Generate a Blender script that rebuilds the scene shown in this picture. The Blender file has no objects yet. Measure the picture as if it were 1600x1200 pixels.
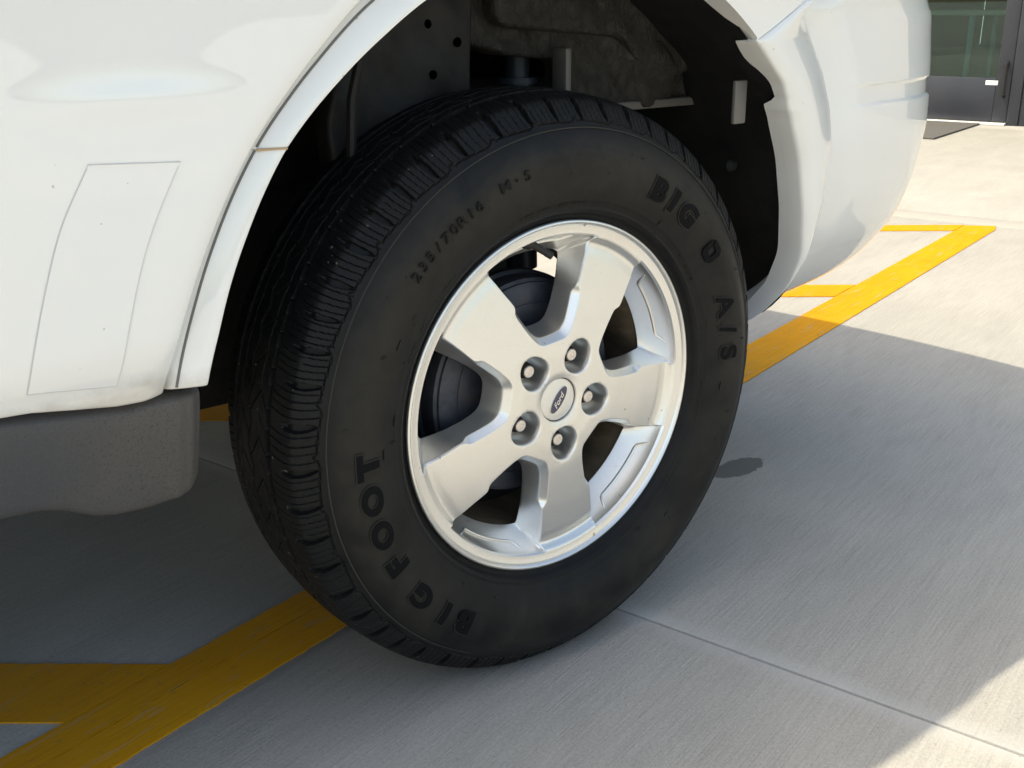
import bpy, bmesh, math, random
import numpy as np
from mathutils import Matrix, Vector
from mathutils.geometry import delaunay_2d_cdt

random.seed(4)
rng = np.random.default_rng(4)
scene = bpy.context.scene
COL = scene.collection
R = math.radians

# ------------------------------------------------------------------ camera
HUB = 0.352                                   # height of the wheel centre above the ground
cd = bpy.data.cameras.new('camera')
cam = bpy.data.objects.new('camera', cd)
COL.objects.link(cam)
rt = Vector((0.78978298, -0.6133552, -0.00618428))
up = Vector((0.20702806, 0.25706072, 0.9439593))
fw = Vector((0.57739262, 0.74680331, -0.33000392))
mt = Matrix((rt, up, -fw)).transposed().to_4x4()
mt.translation = Vector((-0.80808, -0.94857, 0.80912))
cam.matrix_world = mt
cd.lens = 38.298
cd.sensor_width = 36
cd.clip_start = 0.02
cd.clip_end = 2000
scene.camera = cam

# ------------------------------------------------------------------ light
SUNV = Vector((0.55, -0.335, -1.0)).normalized()      # the way the sunlight travels
el = math.asin(-SUNV.z)
az = math.atan2(-SUNV.x, -SUNV.y)                     # clockwise from +Y
world = bpy.data.worlds.new('World')
scene.world = world
world.use_nodes = True
wn = world.node_tree.nodes
wl = world.node_tree.links
wn.clear()
sky = wn.new('ShaderNodeTexSky')
sky.sky_type = 'NISHITA'
sky.sun_disc = False
sky.sun_elevation = el
sky.sun_rotation = az
sky.air_density = 1.0
sky.dust_density = 3.0
sky.ozone_density = 1.0
bg = wn.new('ShaderNodeBackground')
bg.inputs['Strength'].default_value = 0.15
wo = wn.new('ShaderNodeOutputWorld')
wl.new(sky.outputs[0], bg.inputs['Color'])
wl.new(bg.outputs[0], wo.inputs['Surface'])
sd = bpy.data.lights.new('sun', 'SUN')
sd.energy = 2.0
sd.angle = R(0.4)
sd.color = (1.0, 0.945, 0.86)
sun = bpy.data.objects.new('sun', sd)
COL.objects.link(sun)
sun.location = -SUNV * 30
sun.rotation_euler = SUNV.to_track_quat('-Z', 'Y').to_euler()

scene.view_settings.view_transform = 'Standard'
scene.view_settings.look = 'None'
scene.view_settings.gamma = 1.0
scene.view_settings.exposure = 1.24
scene.view_settings.use_white_balance = True          # camera balanced for open shade
scene.view_settings.white_balance_temperature = 7900
scene.view_settings.white_balance_tint = 4
scene.view_settings.use_curve_mapping = False

# ------------------------------------------------------------------ helpers
def tag(o, label=None, cat=None, group=None, kind=None):
    if label: o['label'] = label
    if cat: o['category'] = cat
    if group: o['group'] = group
    if kind: o['kind'] = kind
    return o

def empty(name, loc=(0, 0, 0)):
    o = bpy.data.objects.new(name, None)
    COL.objects.link(o)
    o.location = loc
    o.empty_display_size = 0.1
    return o

def link(name, me, parent=None, loc=(0, 0, 0)):
    o = bpy.data.objects.new(name, me)
    COL.objects.link(o)
    o.location = loc
    if parent: o.parent = parent
    return o

def mesh(name, V, F, mats, parent=None, loc=(0, 0, 0), sharp=32, midx=None):
    me = bpy.data.meshes.new(name)
    V = np.asarray(V, dtype=np.float32)
    if isinstance(F, np.ndarray):
        n, k = F.shape
        me.vertices.add(len(V)); me.vertices.foreach_set('co', V.ravel())
        me.loops.add(n * k); me.loops.foreach_set('vertex_index', F.astype(np.int32).ravel())
        me.polygons.add(n)
        me.polygons.foreach_set('loop_start', np.arange(0, n * k, k, dtype=np.int32))
        me.polygons.foreach_set('loop_total', np.full(n, k, dtype=np.int32))
        me.update(calc_edges=True); me.validate()
    else:
        me.from_pydata([tuple(map(float, v)) for v in V], [], [tuple(map(int, f)) for f in F])
        me.update()
    for m in (mats if isinstance(mats, (list, tuple)) else [mats]):
        me.materials.append(m)
    if midx is not None:
        me.polygons.foreach_set('material_index', np.asarray(midx, dtype=np.int32))
    if sharp is not None:
        me.shade_smooth()
        if sharp < 180:
            me.set_sharp_from_angle(angle=R(sharp))
    return link(name, me, parent, loc)

class MB:
    """collects shapes into one mesh"""
    def __init__(s): s.V = []; s.F = []; s.n = 0
    def add(s, V, F):
        V = [tuple(map(float, v)) for v in V]
        s.V += V
        s.F += [tuple(int(i) + s.n for i in f) for f in F]
        s.n += len(V)
        return s
    def box(s, x0, x1, y0, y1, z0, z1, M=None, bev=0.0):
        bm = bmesh.new()
        bmesh.ops.create_cube(bm, size=1)
        for v in bm.verts:
            v.co = Vector(((x0 + x1) / 2 + v.co.x * (x1 - x0), (y0 + y1) / 2 + v.co.y * (y1 - y0), (z0 + z1) / 2 + v.co.z * (z1 - z0)))
        if bev > 0:
            bmesh.ops.bevel(bm, geom=bm.edges[:], offset=bev, segments=2, affect='EDGES', profile=0.5)
        if M is not None: bm.transform(M)
        bm.verts.index_update()
        s.add([v.co[:] for v in bm.verts], [[v.index for v in f.verts] for f in bm.faces])
        bm.free()
        return s
    def lathe(s, prof, n=48, axis='y', c=(0, 0, 0), closed=False):
        """prof: (radius, along) about the y axis (or z)"""
        V = []; F = []
        for r, h in prof:
            for k in range(n):
                a = 2 * math.pi * k / n
                if axis == 'y': V.append((c[0] + r * math.cos(a), c[1] + h, c[2] + r * math.sin(a)))
                elif axis == 'z': V.append((c[0] + r * math.cos(a), c[1] + r * math.sin(a), c[2] + h))
                else: V.append((c[0] + h, c[1] + r * math.cos(a), c[2] + r * math.sin(a)))
        m = len(prof)
        for i in range(m - 1):
            for k in range(n):
                F.append((i * n + k, i * n + (k + 1) % n, (i + 1) * n + (k + 1) % n, (i + 1) * n + k))
        return s.add(V, F)
    def tube(s, pts, r, n=8, caps=True):
        pts = [Vector(p) for p in pts]
        rs = r if isinstance(r, (list, tuple)) else [r] * len(pts)
        V = []; F = []
        prev = None
        for i, p in enumerate(pts):
            t = (pts[min(i + 1, len(pts) - 1)] - pts[max(i - 1, 0)]).normalized()
            u = (prev - t * prev.dot(t)) if prev is not None else t.orthogonal()
            u.normalize(); prev = u
            w = t.cross(u)
            for k in range(n):
                a = 2 * math.pi * k / n
                V.append(tuple(p + (u * math.cos(a) + w * math.sin(a)) * rs[i]))
        for i in range(len(pts) - 1):
            for k in range(n):
                F.append((i * n + k, i * n + (k + 1) % n, (i + 1) * n + (k + 1) % n, (i + 1) * n + k))
        if caps:
            F.append(tuple(range(n))[::-1]); F.append(tuple((len(pts) - 1) * n + k for k in range(n)))
        return s.add(V, F)
    def build(s, name, mats, parent=None, loc=(0, 0, 0), sharp=32, fix=True):
        o = mesh(name, s.V, s.F, mats, parent, loc, sharp=None)
        if fix:
            bm = bmesh.new(); bm.from_mesh(o.data)
            bmesh.ops.recalc_face_normals(bm, faces=bm.faces)
            bm.to_mesh(o.data); bm.free()
        if sharp is not None:
            o.data.shade_smooth(); o.data.set_sharp_from_angle(angle=R(sharp))
        return o

def catmull(P, n):
    P = np.asarray(P, float)
    d = np.r_[0, np.cumsum(np.linalg.norm(np.diff(P, axis=0), axis=1))]
    t = np.linspace(0, d[-1], n)
    # non-uniform Catmull-Rom through finite-difference tangents (cubic Hermite)
    m = np.empty_like(P)
    m[1:-1] = (P[2:] - P[:-2]) / (d[2:] - d[:-2])[:, None]
    m[0] = (P[1] - P[0]) / (d[1] - d[0]); m[-1] = (P[-1] - P[-2]) / (d[-1] - d[-2])
    i = np.clip(np.searchsorted(d, t, side='right') - 1, 0, len(P) - 2)
    h = (d[i + 1] - d[i])
    u = ((t - d[i]) / h)[:, None]; h = h[:, None]
    return ((2 * u**3 - 3 * u**2 + 1) * P[i] + (u**3 - 2 * u**2 + u) * h * m[i] + (-2 * u**3 + 3 * u**2) * P[i + 1] + (u**3 - u**2) * h * m[i + 1])

def sstep(a, b, x):
    t = np.clip((np.asarray(x, float) - a) / (b - a), 0, 1)
    return t * t * (3 - 2 * t)

# ------------------------------------------------------------------ materials
class NT:
    def __init__(s, name):
        s.m = bpy.data.materials.new(name); s.m.use_nodes = True
        s.t = s.m.node_tree; s.n = s.t.nodes; s.l = s.t.links
        s.b = s.n['Principled BSDF']
    def new(s, typ, **kw):
        nd = s.n.new(typ)
        for k, v in kw.items(): setattr(nd, k, v)
        return nd
    def set(s, nd, **kw):
        for k, v in kw.items(): nd.inputs[k.replace('_', ' ')].default_value = v
        return nd
    def lk(s, a, b): s.l.new(a, b)
    def noise(s, vec, scale, detail=4, rough=0.55, dist=0.0):
        nd = s.new('ShaderNodeTexNoise')
        s.set(nd, Scale=scale, Detail=detail, Roughness=rough, Distortion=dist)
        if vec is not None: s.lk(vec, nd.inputs['Vector'])
        return nd.outputs['Fac']
    def ramp(s, fac, stops):
        nd = s.new('ShaderNodeValToRGB')
        e = nd.color_ramp.elements
        while len(e) < len(stops): e.new(0.5)
        for i, (p, c) in enumerate(stops):
            e[i].position = p
            e[i].color = (c, c, c, 1) if isinstance(c, (int, float)) else (*c, 1)
        s.lk(fac, nd.inputs['Fac'])
        return nd.outputs['Color']
    def mix(s, fac, a, b, mode='MIX'):
        nd = s.new('ShaderNodeMix', data_type='RGBA', blend_type=mode)
        for k, v in ((0, fac), (6, a), (7, b)):
            sock = nd.inputs[k]
            if isinstance(v, (int, float)): sock.default_value = v if k == 0 else (v, v, v, 1)
            elif isinstance(v, tuple): sock.default_value = (*v, 1)
            else: s.lk(v, sock)
        return nd.outputs[2]
    def math(s, op, a, b=None, c=None):
        nd = s.new('ShaderNodeMath', operation=op)
        for i, v in enumerate((a, b, c)):
            if v is None: continue
            if isinstance(v, (int, float)): nd.inputs[i].default_value = v
            else: s.lk(v, nd.inputs[i])
        return nd.outputs[0]
    def pos(s): return s.new('ShaderNodeNewGeometry').outputs['Position']
    def obj(s): return s.new('ShaderNodeTexCoord').outputs['Object']
    def mapping(s, vec, scale=(1, 1, 1), rot=(0, 0, 0), loc=(0, 0, 0)):
        nd = s.new('ShaderNodeMapping')
        nd.inputs['Scale'].default_value = scale; nd.inputs['Rotation'].default_value = rot; nd.inputs['Location'].default_value = loc
        s.lk(vec, nd.inputs['Vector'])
        return nd.outputs[0]
    def bump(s, h, dist=0.001, strength=1.0, normal=None):
        nd = s.new('ShaderNodeBump')
        nd.inputs['Distance'].default_value = dist; nd.inputs['Strength'].default_value = strength
        s.lk(h, nd.inputs['Height'])
        if normal is not None: s.lk(normal, nd.inputs['Normal'])
        return nd.outputs[0]
    def color(s, c):
        if isinstance(c, tuple): s.b.inputs['Base Color'].default_value = (*c, 1)
        else: s.lk(c, s.b.inputs['Base Color'])
        return s
    def p(s, **kw):
        for k, v in kw.items():
            i = s.b.inputs[k.replace('_', ' ')]
            if isinstance(v, (int, float, tuple)): i.default_value = v
            else: s.lk(v, i)
        return s

def flat(name, c, rough=0.5, metal=0.0, spec=0.5, **kw):
    t = NT(name).color(c).p(Roughness=rough, Metallic=metal, Specular_IOR_Level=spec)
    t.p(**kw)
    return t.m

# parking lot frame: u runs along the painted line, v along the joints
LA = R(15.431)
d2 = Vector((math.cos(LA), math.sin(LA), 0))
d1 = Vector((math.sin(LA), -math.cos(LA), 0))
def lot(u, v, z=0.0): return d2 * u + d1 * v + Vector((0, 0, z))
LOTM = Matrix((d2, d1, Vector((0, 0, -1)))).transposed()      # right handed: (u, v, -z)

def lot_coords(t):
    """(u, v) texture coordinates from world position"""
    return t.mapping(t.pos(), rot=(0, 0, -LA))

def m_concrete():
    t = NT('brushed_concrete')
    uv = lot_coords(t)                         # x = u, y = -v
    fine = t.noise(t.mapping(uv, scale=(7, 430, 1)), 1.0, 3, 0.55, 0.15)
    grain = t.noise(uv, 210, 3, 0.7)
    mid = t.noise(t.mapping(uv, scale=(9, 90, 1)), 1.0, 4, 0.6, 0.3)
    grit = t.noise(uv, 460, 4, 0.75)
    blot = t.noise(uv, 2.3, 6, 0.62, 0.3)
    blot2 = t.noise(t.mapping(uv, scale=(0.8, 2.2, 1)), 3.1, 5, 0.6, 0.6)
    c = t.ramp(blot, [(0.28, (0.345, 0.335, 0.315)), (0.72, (0.415, 0.405, 0.38))])
    c = t.mix(0.55, c, t.ramp(blot2, [(0.3, (0.33, 0.322, 0.305)), (0.7, (0.42, 0.41, 0.385))]))
    c = t.mix(1.0, c, t.ramp(fine, [(0.25, 0.86), (0.5, 1.0), (0.78, 1.10)]), 'MULTIPLY')
    c = t.mix(1.0, c, t.ramp(grain, [(0.3, 0.86), (0.5, 1.0), (0.7, 1.10)]), 'MULTIPLY')
    c = t.mix(1.0, c, t.ramp(mid, [(0.3, 0.965), (0.7, 1.03)]), 'MULTIPLY')
    c = t.mix(1.0, c, t.ramp(grit, [(0.3, 0.84), (0.5, 1.0), (0.72, 1.13)]), 'MULTIPLY')
    # pale lime along the sawn joint
    sep = t.new('ShaderNodeSeparateXYZ'); t.lk(uv, sep.inputs[0])
    wob = t.noise(uv, 14, 4, 0.6)
    du = t.math('ABSOLUTE', t.math('SUBTRACT', sep.outputs[0], 0.137))
    du = t.math('ADD', du, t.math('MULTIPLY', t.math('SUBTRACT', wob, 0.5), 0.03))
    lime = t.ramp(du, [(0.0, 0.55), (0.018, 0.3), (0.034, 0.0)])
    c = t.mix(lime, c, (0.47, 0.475, 0.48))
    # trowelled band along the far joint
    df = t.math('ABSOLUTE', t.math('SUBTRACT', sep.outputs[0], 3.41))
    band = t.ramp(df, [(0.07, 0.6), (0.085, 0.0)])
    c = t.mix(band, c, (0.40, 0.39, 0.36))
    # the one dark oil spot
    ou = t.math('DIVIDE', t.math('SUBTRACT', sep.outputs[0], 0.690), 0.062)
    ov = t.math('DIVIDE', t.math('ADD', sep.outputs[1], -0.072), 0.033)
    sh = t.math('ADD', ou, t.math('MULTIPLY', ov, 0.35))
    rr = t.math('SQRT', t.math('ADD', t.math('POWER', t.math('ABSOLUTE', sh), 2), t.math('POWER', t.math('ABSOLUTE', ov), 2)))
    rr = t.math('ADD', rr, t.math('MULTIPLY', t.math('SUBTRACT', t.noise(uv, 55, 3, 0.6), 0.5), 0.55))
    oil = t.ramp(rr, [(0.90, 0.82), (1.02, 0.0)])
    c = t.mix(oil, c, (0.105, 0.11, 0.105))
    # small dark chips
    chip = t.ramp(t.noise(uv, 110, 1, 0.3), [(0.785, 0.0), (0.80, 0.5)])
    c = t.mix(chip, c, (0.17, 0.165, 0.16))
    t.color(c).p(Roughness=0.82, Specular_IOR_Level=0.35)
    oi = t.new('ShaderNodeObjectInfo')            # tint per slab row: uneven light put into the concrete colour
    c = t.mix(1.0, c, oi.outputs['Color'], 'MULTIPLY')
    t.color(c)
    h = t.math('ADD', t.math('MULTIPLY', fine, 1.0), t.math('MULTIPLY', grit, 0.5))
    t.p(Normal=t.bump(h, 0.0009, 0.9))
    return t.m

def m_yellow():
    t = NT('yellow_road_paint')
    uv = lot_coords(t)
    fine = t.noise(t.mapping(uv, scale=(4, 420, 1)), 1.0, 3, 0.6)
    wear = t.noise(t.mapping(uv, scale=(9, 60, 1)), 1.0, 5, 0.65)
    blot = t.noise(uv, 6, 4, 0.6)
    c = t.ramp(blot, [(0.3, (0.61, 0.262, 0.004)), (0.7, (0.68, 0.312, 0.007))])
    c = t.mix(1.0, c, t.ramp(fine, [(0.28, 0.80), (0.55, 1.0), (0.75, 1.08)]), 'MULTIPLY')
    c = t.mix(t.ramp(wear, [(0.57, 0.0), (0.72, 0.5)]), c, (0.36, 0.32, 0.24))
    c = t.mix(t.ramp(t.noise(uv, 90, 2, 0.5), [(0.66, 0.0), (0.72, 0.35)]), c, (0.22, 0.17, 0.09))
    t.color(c).p(Roughness=0.7, Specular_IOR_Level=0.25)
    t.p(Normal=t.bump(fine, 0.0008, 0.7))
    return t.m

def m_white(name='white_paint', c=(0.84, 0.84, 0.825), dirt=0.0):
    t = NT(name)
    o = t.pos()
    col = t.mix(t.ramp(t.noise(o, 3.0, 3), [(0.35, 0.0), (0.7, 0.35)]), c, (c[0] * .965, c[1] * .965, c[2] * .955))
    spk = t.ramp(t.noise(o, 160, 1, 0.2), [(0.835, 0.0), (0.85, 0.6)])
    col = t.mix(spk, col, (0.35, 0.32, 0.28))
    sep = t.new('ShaderNodeSeparateXYZ'); t.lk(o, sep.inputs[0])
    if dirt:
        n = t.noise(o, 22, 5, 0.65)
        low = t.math('SUBTRACT', sep.outputs[2], t.math('MULTIPLY', n, 0.05))
        dm = t.ramp(low, [(0.455, dirt), (0.475, 0.0)])
        col = t.mix(dm, col, (0.42, 0.36, 0.28))
    t.color(col).p(Roughness=0.38, Specular_IOR_Level=0.5, Coat_Weight=1.0, Coat_Roughness=0.02, Coat_IOR=1.85)
    return t.m

def m_tyre():
    t = NT('tyre_rubber')
    o = t.obj()
    sep = t.new('ShaderNodeSeparateXYZ'); t.lk(o, sep.inputs[0])
    r = t.math('SQRT', t.math('ADD', t.math('MULTIPLY', sep.outputs[0], sep.outputs[0]), t.math('MULTIPLY', sep.outputs[2], sep.outputs[2])))
    big = t.noise(o, 9, 5, 0.6, 0.6)
    med = t.noise(o, 38, 5, 0.65, 0.4)
    fine = t.noise(o, 320, 3, 0.6)
    c = t.ramp(med, [(0.3, (0.0046, 0.0050, 0.0058)), (0.7, (0.0080, 0.0084, 0.0092))])
    # brownish dust lying on the side wall
    ring = t.ramp(r, [(0.225, 0.15), (0.255, 0.60), (0.285, 1.0), (0.312, 0.80), (0.328, 0.25), (0.36, 0.06)])
    dm = t.math('MULTIPLY', t.ramp(big, [(0.36, 0.05), (0.56, 1.0)]), ring)
    dm = t.math('MULTIPLY', dm, t.ramp(med, [(0.2, 0.55), (0.8, 1.0)]))
    c = t.mix(t.math('MULTIPLY', dm, 0.85), c, (0.032, 0.0295, 0.0242))
    # scattered dust in the tread
    tread = t.ramp(r, [(0.345, 0.0), (0.356, 1.0)])
    c = t.mix(t.math('MULTIPLY', t.math('MULTIPLY', tread, t.ramp(fine, [(0.45, 0.0), (0.75, 1.0)])), 0.35), c, (0.024, 0.0225, 0.021))
    spk = t.ramp(t.noise(o, 190, 1, 0.2), [(0.775, 0.0), (0.80, 0.8)])
    c = t.mix(t.math('MULTIPLY', spk, tread), c, (0.16, 0.14, 0.12))
    nick = t.ramp(t.noise(o, 75, 1, 0.2), [(0.205, 0.9), (0.222, 0.0)])
    c = t.mix(nick, c, (0.004, 0.004, 0.004))
    t.color(c).p(Roughness=t.ramp(big, [(0.3, 0.44), (0.7, 0.60)]), Specular_IOR_Level=0.20)
    t.p(Normal=t.bump(t.math('ADD', t.math('MULTIPLY', fine, 0.5), med), 0.0007, 0.5))
    return t.m

def m_silver():
    t = NT('silver_wheel_paint')
    o = t.obj()
    fl = t.noise(o, 1500, 1, 0.5)
    dust = t.noise(o, 14, 5, 0.6)
    c = t.ramp(fl, [(0.3, (0.76, 0.755, 0.735)), (0.7, (0.85, 0.845, 0.825))])
    c = t.mix(t.ramp(dust, [(0.5, 0.0), (0.8, 0.20)]), c, (0.62, 0.56, 0.46))
    c = t.mix(t.ramp(t.noise(o, 120, 1, 0.2), [(0.81, 0.0), (0.825, 0.6)]), c, (0.25, 0.16, 0.09))
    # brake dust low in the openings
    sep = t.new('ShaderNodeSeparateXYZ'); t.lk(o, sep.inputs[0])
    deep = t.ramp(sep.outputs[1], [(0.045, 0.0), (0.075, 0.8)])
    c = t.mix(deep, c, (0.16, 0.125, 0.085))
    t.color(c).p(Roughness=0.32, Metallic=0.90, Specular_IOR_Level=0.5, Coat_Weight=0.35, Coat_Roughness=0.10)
    return t.m

def m_rocker():
    t = NT('dusty_grey_plastic')
    o = t.pos()
    b = t.noise(o, 7, 4, 0.6)
    sep = t.new('ShaderNodeSeparateXYZ'); t.lk(o, sep.inputs[0])
    dust = t.math('ADD', t.math('MULTIPLY', t.math('ADD', sep.outputs[0], 0.62), 4.5), t.math('MULTIPLY', t.math('SUBTRACT', b, 0.5), 1.4))
    dust = t.math('MINIMUM', t.math('MAXIMUM', dust, 0.0), 1.0)          # road dust gathers towards the wheel
    c = t.mix(dust, (0.062, 0.064, 0.071), (0.094, 0.087, 0.079))
    fine = t.noise(o, 620, 2, 0.6)
    dots = t.ramp(t.noise(o, 410, 2, 0.6), [(0.36, 1.0), (0.42, 0.0)])
    k = t.math('ADD', t.math('MULTIPLY', dust, 0.55), 0.22)
    c = t.mix(t.math('MULTIPLY', dots, k), c, (0.035, 0.033, 0.032))
    c = t.mix(1.0, c, t.ramp(fine, [(0.3, 0.88), (0.7, 1.10)]), 'MULTIPLY')
    t.color(c).p(Roughness=0.55, Specular_IOR_Level=0.4)
    t.p(Normal=t.bump(fine, 0.0002, 0.5))
    return t.m

def m_undercoat():
    t = NT('rough_undercoat')
    o = t.pos()
    a = t.noise(t.mapping(o, scale=(1, 1, 0.6)), 85, 5, 0.7, 0.8)
    b = t.noise(o, 8, 4)
    c = t.ramp(b, [(0.3, (0.016, 0.0150, 0.013)), (0.7, (0.031, 0.028, 0.023))])
    c = t.mix(1.0, c, t.ramp(a, [(0.3, 0.35), (0.7, 1.5)]), 'MULTIPLY')  # tone follows the bumps: highlights put into the colour
    t.color(c).p(Roughness=0.6)
    t.p(Normal=t.bump(a, 0.006, 1.0))
    return t.m

def m_liner():
    t = NT('black_liner_plastic')
    o = t.pos()
    a = t.noise(o, 40, 4, 0.6)
    c = t.ramp(a, [(0.35, (0.007, 0.0075, 0.0085)), (0.75, (0.016, 0.0155, 0.0155))])
    t.color(c).p(Roughness=0.6, Specular_IOR_Level=0.35)
    t.p(Normal=t.bump(t.noise(o, 200, 3), 0.0008, 0.5))
    return t.m

MAT = dict(
    concrete=m_concrete(), yellow=m_yellow(), white=m_white(), white_low=m_white('white_paint_dusty_hem', dirt=0.55),
    tyre=m_tyre(), silver=m_silver(), rocker=m_rocker(), under=m_undercoat(), liner=m_liner(),
    letter=flat('moulded_letter_rubber', (0.0042, 0.0045, 0.0054), 0.65, spec=0.10),
    size=flat('size_rubber', (0.0085, 0.0085, 0.0085), 0.6, spec=0.15),
    letter_dim=flat('moulded_size_rubber', (0.0150, 0.0140, 0.0120), 0.6, spec=0.3),
    ridge=flat('scuffed_ridge_rubber', (0.036, 0.034, 0.028), 0.7),
    dark=flat('dark_gap', (0.0008, 0.0008, 0.0009), 0.9, spec=0.0),
    drum=None, nut=flat('nut_steel', (0.80, 0.71, 0.64), 0.36, 0.7), nut_side=flat('dark_nut_side', (0.055, 0.045, 0.038), 0.6, 0.5),  # nut sides much darker than the end faces
    cap=flat('centre_cap_silver', (0.82, 0.80, 0.75), 0.36, 0.6, Coat_Weight=0.5), cap_ring=flat('cap_ring', (0.16, 0.14, 0.13), 0.4, 0.6),
    blue=flat('emblem_blue', (0.022, 0.026, 0.075), 0.3, 0.2, Coat_Weight=1.0), chrome=flat('emblem_silver', (0.75, 0.74, 0.72), 0.25, 0.8),
    valve=flat('valve_rubber', (0.012, 0.011, 0.010), 0.55), steel=flat('dusty_steel', (0.15, 0.142, 0.13), 0.55, 0.2),
    shock=flat('shock_blue_grey', (0.035, 0.05, 0.07), 0.45, 0.3), tan=flat('tan_tape', (0.50, 0.36, 0.22), 0.7),
    gap_shade=flat('gap_shade_grey', (0.16, 0.155, 0.15), 0.7),  # grey that paints in the shade of the arch trim gap
    film=m_white('protection_film', (0.835, 0.835, 0.825)), film_edge=flat('film_edge_dirt', (0.64, 0.63, 0.61), 0.6),
    bronze=None, glass=None, alu=flat('threshold_aluminium', (0.78, 0.77, 0.75), 0.4, 0.2), sticker=flat('white_sticker', (0.82, 0.82, 0.80), 0.6),
    glassdark=flat('tinted_car_glass', (0.012, 0.014, 0.015), 0.04), mat=None, red=flat('red_lens', (0.35, 0.01, 0.01), 0.15),
    wall=flat('facade_panel', (0.42, 0.40, 0.36), 0.75), floor=flat('indoor_floor', (0.42, 0.42, 0.38), 0.35),
    wood=flat('table_laminate', (0.45, 0.42, 0.36), 0.4), bluemetal=flat('pale_blue_metal', (0.30, 0.48, 0.56), 0.4, 0.2),
    roomwall=flat('room_wall', (0.10, 0.135, 0.125), 0.8),
)
def _drum():
    t = NT('brake_drum_iron')
    o = t.obj()
    n = t.noise(o, 26, 5, 0.65)
    c = t.ramp(n, [(0.35, (0.032, 0.038, 0.054)), (0.60, (0.066, 0.070, 0.085)), (0.80, (0.11, 0.08, 0.06))])
    t.color(c).p(Roughness=0.55, Metallic=0.35)
    return t.m
MAT['drum'] = _drum()
def _barrel():
    t = NT('dusty_barrel')
    n = t.noise(t.mapping(t.obj(), scale=(1, .3, 1)), 30, 5, 0.65)
    t.color(t.ramp(n, [(0.3, (0.050, 0.038, 0.026)), (0.6, (0.115, 0.085, 0.055)), (0.8, (0.20, 0.16, 0.11))])).p(Roughness=0.75)
    return t.m
MAT['barrel'] = _barrel()
def _bronze():
    t = NT('dark_bronze_anodised')
    n = t.noise(t.pos(), 5, 4)
    t.color(t.ramp(n, [(0.3, (0.034, 0.038, 0.050)), (0.7, (0.044, 0.048, 0.060))])).p(Roughness=0.42, Metallic=0.25)
    return t.m
MAT['bronze'] = _bronze()
def _mat():
    t = NT('grey_fibre_mat')
    n = t.noise(t.pos(), 260, 3, 0.7)
    t.color(t.ramp(n, [(0.3, (0.085, 0.083, 0.080)), (0.7, (0.135, 0.13, 0.125))])).p(Roughness=0.95)
    t.p(Normal=t.bump(n, 0.004, 1.0))
    return t.m
MAT['mat'] = _mat()
def _glass():
    m = bpy.data.materials.new('storefront_glass'); m.use_nodes = True
    nt = m.node_tree; nt.nodes.clear()
    tr = nt.nodes.new('ShaderNodeBsdfTransparent'); tr.inputs[0].default_value = (0.55, 0.72, 0.67, 1)
    gl = nt.nodes.new('ShaderNodeBsdfGlossy'); gl.inputs['Roughness'].default_value = 0.015; gl.inputs[0].default_value = (0.85, 0.95, 0.92, 1)
    fr = nt.nodes.new('ShaderNodeFresnel'); fr.inputs['IOR'].default_value = 1.5
    mul = nt.nodes.new('ShaderNodeMath'); mul.operation = 'MULTIPLY_ADD'; mul.inputs[1].default_value = 1.35; mul.inputs[2].default_value = 0.0
    mx = nt.nodes.new('ShaderNodeMixShader'); ou = nt.nodes.new('ShaderNodeOutputMaterial')
    nt.links.new(fr.outputs[0], mul.inputs[0]); nt.links.new(mul.outputs[0], mx.inputs[0])
    nt.links.new(tr.outputs[0], mx.inputs[1]); nt.links.new(gl.outputs[0], mx.inputs[2]); nt.links.new(mx.outputs[0], ou.inputs[0])
    return m
MAT['glass'] = _glass()

# ------------------------------------------------------------------ ground
g = MB()
g.add([(-600, -600, -0.03), (600, -600, -0.03), (600, 600, -0.03), (-600, 600, -0.03)], [(0, 1, 2, 3)])
ground = g.build('ground', MAT['concrete'], sharp=None, fix=False)
tag(ground, 'far pale concrete lot spreading out behind the slabs', kind='structure')
pave = empty('concrete_pavement')
tag(pave, 'brushed pale concrete slabs under the white car', kind='structure')
US = [-9.9, -6.55, -3.20, 0.137, 3.33, 3.49, 6.84, 9.5]
VS = [-9.0, -4.5, -0.337, 3.8, 8.0, 12.2]
def slab(u0, u1, v0, v1):
    b = MB()
    g2 = 0.0021
    b.box(u0 + g2, u1 - g2, v0 + g2, v1 - g2, 0.0, 0.09, M=None, bev=0.0022)
    V = [tuple(lot(v[0], v[1], -v[2])) for v in b.V]
    o = mesh('concrete_slab', V, b.F, MAT['concrete'], pave, sharp=30)
    bm = bmesh.new(); bm.from_mesh(o.data); bmesh.ops.recalc_face_normals(bm, faces=bm.faces); bm.to_mesh(o.data); bm.free()
    return o
for i in range(len(US) - 1):
    vs = VS if i < 3 else [VS[0], VS[1], VS[3], VS[4], VS[5]]
    if US[i] >= 3.33: vs = [VS[0], -4.5, 3.8, 8.0, 12.2]
    k = (.95, 1.02, 1.17, .97, .90, .90, .86)[i]  # near row lightened, sunlit far rows darkened, to stand in for light levels
    for j in range(len(vs) - 1):
        slab(US[i], US[i + 1], vs[j], vs[j + 1]).color = (k, k, k, 1)

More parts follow.
